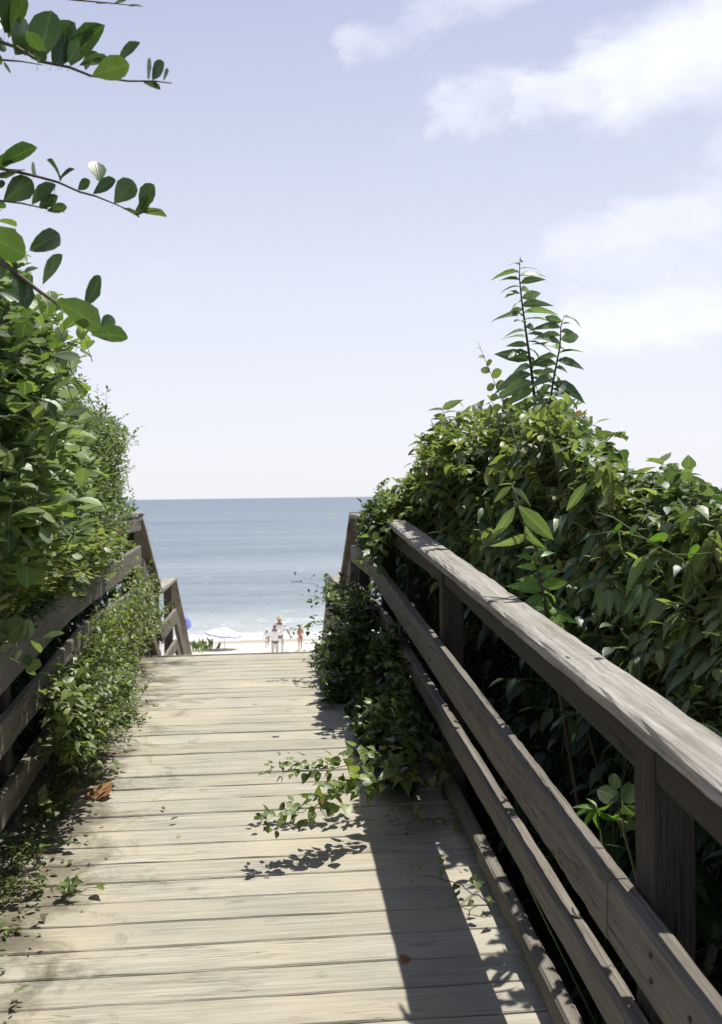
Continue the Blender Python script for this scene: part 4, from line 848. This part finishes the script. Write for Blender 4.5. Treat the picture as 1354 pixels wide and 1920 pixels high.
# ------------------------------------------------------------------ beach: people, umbrellas, gull
M_SKIN = simple('brown_skin', (.30, .16, .10), .55); M_SKIND = simple('dark_skin', (.24, .15, .11), .55); M_SKINT = simple('tanned_skin', (.42, .20, .11), .5)
M_WHITE = simple('white_cloth', (.80, .80, .82), .9, .1); M_STRAW = simple('straw', (.58, .48, .30), .9, .1); M_HAIR = simple('dark_hair', (.02, .016, .013), .6)
M_KHAKI = simple('pale_grey_cloth', (.55, .54, .52), .9, .1); M_BLUE = simple('blue_cloth', (.20, .23, .58), .8, .2); M_PINK = simple('coral_swimwear', (.50, .32, .26), .7)
M_LAV = simple('lavender_white_canvas', (.60, .58, .72), .8, .2); M_LAV2 = simple('violet_trim_canvas', (.50, .48, .70), .8, .2); M_POLE = simple('white_metal_pole', (.7, .7, .7), .35)
def skin(name, V, E, Rr, mat, parent, sub=1, root=0):
    me = bpy.data.meshes.new(name); me.from_pydata([tuple(v) for v in V], E, []); me.materials.append(mat)
    o = bpy.data.objects.new(name, me); COL.objects.link(o); o.parent = parent
    md = o.modifiers.new('skin', 'SKIN'); md.use_smooth_shade = True
    for i, r in enumerate(Rr): me.skin_vertices[0].data[i].radius = (r, r) if not isinstance(r, tuple) else r
    me.skin_vertices[0].data[root].use_root = True
    s_ = o.modifiers.new('subdivision', 'SUBSURF'); s_.levels = sub; s_.render_levels = sub
    return o
def person(label, loc, H, rz, skinm, topm, botm, hat=None, hatm=None, hairm=M_HAIR, long=True, stride=.06, armout=.08, top=True, group='people on the sand'):
    """standing figure of height H facing local +Y"""
    root = empty('person', loc, label, 'person', group, rz=rz); s = H/1.8
    def S(x, y, z): return (x*s, y*s, z*s)
    st = stride; ao = armout
    V = [S(0, 0, .95), S(0, -.01, 1.10), S(0, .0, 1.30), S(0, -.01, 1.47), S(0, 0, 1.55), S(0, .015, 1.63), S(0, .015, 1.72),
         S(.10, 0, .90), S(.11, st, .50), S(.11, st*1.3-.02, .09), S(.12, st*1.3+.12, .03),
         S(-.10, 0, .90), S(-.11, -st*.6, .50), S(-.11, -st*1.6, .09), S(-.12, -st*1.6+.13, .03),
         S(.18, -.01, 1.43), S(.22+ao, -.03, 1.14), S(.23+ao*1.5, .04, .90), S(.23+ao*1.5, .07, .80),
         S(-.18, -.01, 1.43), S(-.22-ao*.6, .0, 1.14), S(-.23-ao*.7, .07, .90), S(-.23-ao*.7, .10, .80)]
    E = [(0, 1), (1, 2), (2, 3), (3, 4), (4, 5), (5, 6), (0, 7), (7, 8), (8, 9), (9, 10), (0, 11), (11, 12), (12, 13), (13, 14), (3, 15), (15, 16), (16, 17), (17, 18), (3, 19), (19, 20), (20, 21), (21, 22)]
    Rr = [(.15, .11), (.125, .095), (.155, .11), (.11, .085), .055, (.085, .10), (.075, .09), .085, .055, .038, .03, .085, .055, .038, .03, .055, .042, .030, .035, .055, .042, .030, .035]
    Rr = [tuple(q*s for q in r) if isinstance(r, tuple) else r*s for r in Rr]
    skin('body', V, E, Rr, skinm, root, 2)
    # fingers
    for sx, hx in ((1, 18), (-1, 22)):
        hb = Vector(V[hx])
        mb = MB()
        for f in range(4): mb.tube([hb+Vector((0, (f-1.5)*.018*s, -.01*s)), hb+Vector((0, (f-1.5)*.02*s, -.06*s-.006*s*(1.5-abs(f-1.5))))], .008*s, 5)
        mb.tube([hb+Vector((-sx*.01*s, .03*s, .01*s)), hb+Vector((-sx*.015*s, .055*s, -.03*s))], .009*s, 5); o = put('fingers', mb.mesh('fingers', True), skinm, None, Matrix.Identity(4)); o.parent = root
    # face (nose, eyes, ears)
    mb = MB(); mb.tube([S(0, .105, 1.68), S(0, .135, 1.655), S(0, .11, 1.645)], .012*s, 5)
    for sx in (1, -1): mb.tube([S(sx*.08, .0, 1.69), S(sx*.092, -.01, 1.66), S(sx*.085, .0, 1.64)], .013*s, 5)
    o = put('face', mb.mesh('face', True), skinm, None, Matrix.Identity(4)); o.parent = root
    mb = MB()
    for sx in (1, -1): mb.lathe([(.001, -.008*s), (.009*s, 0), (.001, .008*s)], 6, S(sx*.034, .098, 1.685))
    o = put('eyes', mb.mesh('eyes', True), M_HAIR, None, Matrix.Identity(4)); o.parent = root
    if hairm: skin('hair', [S(0, -.02, 1.66), S(0, -.01, 1.75)], [(0, 1)], [(.085*s, .088*s), (.078*s, .088*s)], hairm, root, 2)
    if top:
        skin('shirt', [S(0, 0, .93), S(0, -.01, 1.12), S(0, 0, 1.30), S(0, -.01, 1.46), S(.18, -.01, 1.43), S(.21+ao*.7, -.025, 1.20), S(-.18, -.01, 1.43), S(-.21-ao*.4, -.01, 1.20)],
             [(0, 1), (1, 2), (2, 3), (3, 4), (4, 5), (3, 6), (6, 7)], [(.185*s, .14*s), (.165*s, .13*s), (.185*s, .135*s), (.125*s, .10*s), .075*s, .07*s, .075*s, .07*s], topm, root, 2)
    if botm:
        kz = .12 if long else .55; f = (lambda a, b: (b if long else a+(b-a)*.2))
        skin('trousers' if long else 'shorts', [S(0, 0, .98), S(.10, 0, .86), S(.11, st if long else st*.6, .52 if long else .60), S(-.10, 0, .86), S(-.11, -st*.6 if long else -st*.3, .52 if long else .60)] + ([S(.11, st*1.3-.02, .12), S(-.11, -st*1.6, .12)] if long else []),
             [(0, 1), (1, 2), (0, 3), (3, 4)]+([(2, 5), (4, 6)] if long else []), [(.17*s, .13*s), .105*s, .085*s, .105*s, .085*s]+([.07*s, .07*s] if long else []), botm, root, 2)
    if hat:
        mb = MB(); mb.lathe([(.001, .13*s), (.06*s, .125*s), (.095*s, .09*s), (.105*s, .02*s), (.20*s, -.005*s), (.20*s, -.015*s), (.10*s, .0)], 18, S(0, .0, 1.71)); o = put('sun_hat', mb.mesh('sun_hat', True), hatm, None, Matrix.Identity(4)); o.parent = root
    return root
def at(x, d): p = unp(x, 933, d); return (p.x, p.y, gz(p.x, p.y)-.01)
person('tall adult in white shirt with a straw hat, standing behind the shorter one', at(520.5, 43.6), 1.80, -.1, M_SKIND, M_WHITE, M_WHITE, True, M_STRAW, None, True, .04, .16)
person('bareheaded adult in a loose white shirt and pale grey bottoms, nearest of the group', at(511.5, 42.6), 1.58, .15, M_SKIND, M_WHITE, M_KHAKI, False, None, M_HAIR, True, .03, .12)
person('small child in white with a pale sun hat beside the adults in white', at(496.5, 46.6), .90, .3, M_SKIND, M_WHITE, M_WHITE, True, M_WHITE, None, False, .03, .12)
person('tanned child in coral swimwear whose head hides behind the ivy strand', at(559, 45.4), 1.16, .5, M_SKINT, M_PINK, M_PINK, False, None, M_HAIR, False, .02, .02, top=False)
person('figure in a blue shirt and white trousers glimpsed between the left step posts', at(300, 45.0), 1.0, 0, M_SKIN, M_BLUE, M_WHITE, False, None, M_HAIR, True, .02, .02)

def umbrella(label, loc, R_, H, tilt, mat, trim, rz=0, rise=.26):
    root = empty('beach_umbrella', loc, label, 'umbrella', 'beach umbrellas')
    T = Matrix.Translation((0, 0, H)) @ Matrix.Rotation(rz, 4, 'Z') @ Matrix.Rotation(tilt, 4, 'X')
    nP = 8; base = root.matrix_basis
    for k in range(nP):
        mb = MB(); V = []; a0, a1 = 2*math.pi*k/nP, 2*math.pi*(k+1)/nP; rr = [.16, .45, .75, 1.0]
        for r in rr:
            for q in (0, .5, 1):
                a = a0+(a1-a0)*q; rad = R_*r*(1-.05*math.sin(q*math.pi)); V.append((rad*math.cos(a), rad*math.sin(a), -rise*R_*1.3*r**1.7+.03*R_*math.sin(q*math.pi)*r))
        mb.add(V, [(i*3+j, i*3+j+1, i*3+j+4, i*3+j+3) for i in range(3) for j in range(2)])
        put('canopy_panel', mb.mesh('canopy_panel', True), mat, root, base@T)
        mb = MB(); V = []
        for q in np.linspace(0, 1, 7):
            a = a0+(a1-a0)*q; rad = R_*(1-.05*math.sin(q*math.pi))*1.003; z = -rise*R_*1.3+.03*R_*math.sin(q*math.pi)
            V += [(rad*math.cos(a), rad*math.sin(a), z), (rad*math.cos(a), rad*math.sin(a), z-.075-.02*math.sin(q*6.28*2))]
        mb.add(V, [(2*i, 2*i+2, 2*i+3, 2*i+1) for i in range(6)]); put('valance', mb.mesh('valance'), trim, root, base@T)
        mb = MB(); mb.tube([(0, 0, -.02), (R_*.98*math.cos(a0), R_*.98*math.sin(a0), -rise*R_*1.3-.01)], .006, 4); put('rib', mb.mesh('rib'), M_POLE, root, base@T)
    mb = MB(); mb.lathe([(.28*R_, -.02*R_), (.2*R_, .035*R_), (.08*R_, .07*R_), (.001, .085*R_)], 16); put('vent_cap', mb.mesh('vent_cap', True), mat, root, base@T)
    mb = MB(); mb.tube([T@Vector((0, 0, -.02)), (0, 0, H-.35), (0, 0, -.1)], .02, 8); put('pole', mb.mesh('pole', True), M_POLE, root, base)
    mb = MB(); mb.lathe([(.02, -.02), (.025, .03), (.001, .08)], 8); put('finial', mb.mesh('finial', True), M_POLE, root, base@T@Matrix.Translation((0, 0, .085*R_)))
    return root
umbrella('wide white and lavender umbrella open low over the sand', at(417, 46.2), .88, .98, .12, M_LAV, M_LAV2, 1.4, .22)
umbrella('tilted blue umbrella mostly hidden behind the left step post', at(345, 49.5), .46, 1.22, .9, M_BLUE, M_BLUE, .9, .3)
# gull resting on the swell
def gull():
    p = unp(495, 1096, 79); root = empty('gull', (p.x, p.y, SEA_Z+.02), 'tiny white gull sitting on the water beyond the people', 'bird'); mb = MB()
    b_ = [(-.20, .02, .07, .012), (-.12, 0, .06, .04), (-.03, 0, .06, .065), (.06, 0, .07, .06), (.12, 0, .11, .035), (.15, 0, .15, .032), (.18, 0, .165, .034), (.21, 0, .16, .02)]
    mb.tube([(x, y, z) for x, y, z, r in b_], [r for *_, r in b_], 10); put('body', mb.mesh('body', True), M_WHITE, root, root.matrix_basis)
    mb = MB(); mb.tube([(.21, 0, .16), (.26, 0, .15)], [.010, .004], 6); put('beak', mb.mesh('beak'), M_STRAW, root, root.matrix_basis)
    mg = simple('gull_grey', (.45, .47, .5), .8)
    for s_ in (1, -1):
        mb = MB(); mb.tube([(.06, s_*.05, .10), (-.05, s_*.062, .11), (-.24, s_*.02, .10)], [.02, .03, .005], 8); put('wing', mb.mesh('wing', True), mg, root, root.matrix_basis)
gull()
def butterfly():
    p = unp(620, 967, 5.2); root = empty('butterfly', p, 'small yellow butterfly fluttering over the sea left of the far right post', 'butterfly'); my = simple('yellow_wing', (.55, .62, .12), .7)
    mb = MB(); mb.tube([(0, -.010, 0), (0, 0, .001), (0, .012, .003)], [.0008, .0018, .0014], 6); put('body', mb.mesh('body', True), M_HAIR, root, root.matrix_basis)
    for s_ in (1, -1):
        mb = MB(); up_ = .6
        V = [(0, .008, 0), (s_*.012, .018, .010), (s_*.020, .012, .013), (s_*.016, .001, .010), (0, 0, 0), (s_*.014, -.004, .009), (s_*.010, -.013, .006), (s_*.003, -.009, .001)]
        mb.add(V, [(0, 1, 2, 3), (0, 3, 4), (4, 3, 5, 6), (4, 6, 7)]); put('wing', mb.mesh('wing'), my, root, root.matrix_basis)
butterfly()
# white bag and beach things on the sand next to the group
def bag():
    x, y, z = at(540, 43.5); root = empty('beach_bag', (x, y, z), 'low white beach bag on the sand between the adults and the tanned child', 'bag'); mb = MB(); mb.lathe([(.001, .0), (.20, .0), (.25, .08), (.22, .26), (.12, .33), (.001, .34)], 14)
    put('pouch', mb.mesh('pouch', True), M_WHITE, root, root.matrix_basis)
    mb = MB(); mb.tube([(-.12, 0, .28), (-.08, 0, .42), (.08, 0, .42), (.12, 0, .28)], .014, 6); put('handle', mb.mesh('handle', True), M_WHITE, root, root.matrix_basis)
bag()
# beach grass just beyond the left steps
def grass(label, x, y, d, n, h):
    p = unp(x, y, d); z = gz(p.x, p.y); root = empty('dune_grass', (p.x, p.y, z), label, 'grass'); lv = Leaves('narrow')
    for _ in range(n):
        q = Vector((p.x+random.gauss(0, .35), p.y+random.gauss(0, .4), z)); a = Vector((random.gauss(0, .35), random.gauss(0, .3), 1)); lv.add(q, a, rvec(1), h*random.uniform(.6, 1.3))
    build_leaves(root, lv, LM_FINE, 60, minpx=10)
def sight_d(x, y):       # where the sight line meets the ground beyond the steps
    r = F + RV*((x-677)/FPX)+UV*((960-y)/FPX)
    for s_ in np.linspace(20, 60, 400):
        p = CP+r*s_
        if p.z < gz(p.x, p.y): return s_
    return 45
grass('sparse pale beach grass on the sand just right of the left step post', 372, 1222, sight_d(375, 1220), 60, .50)
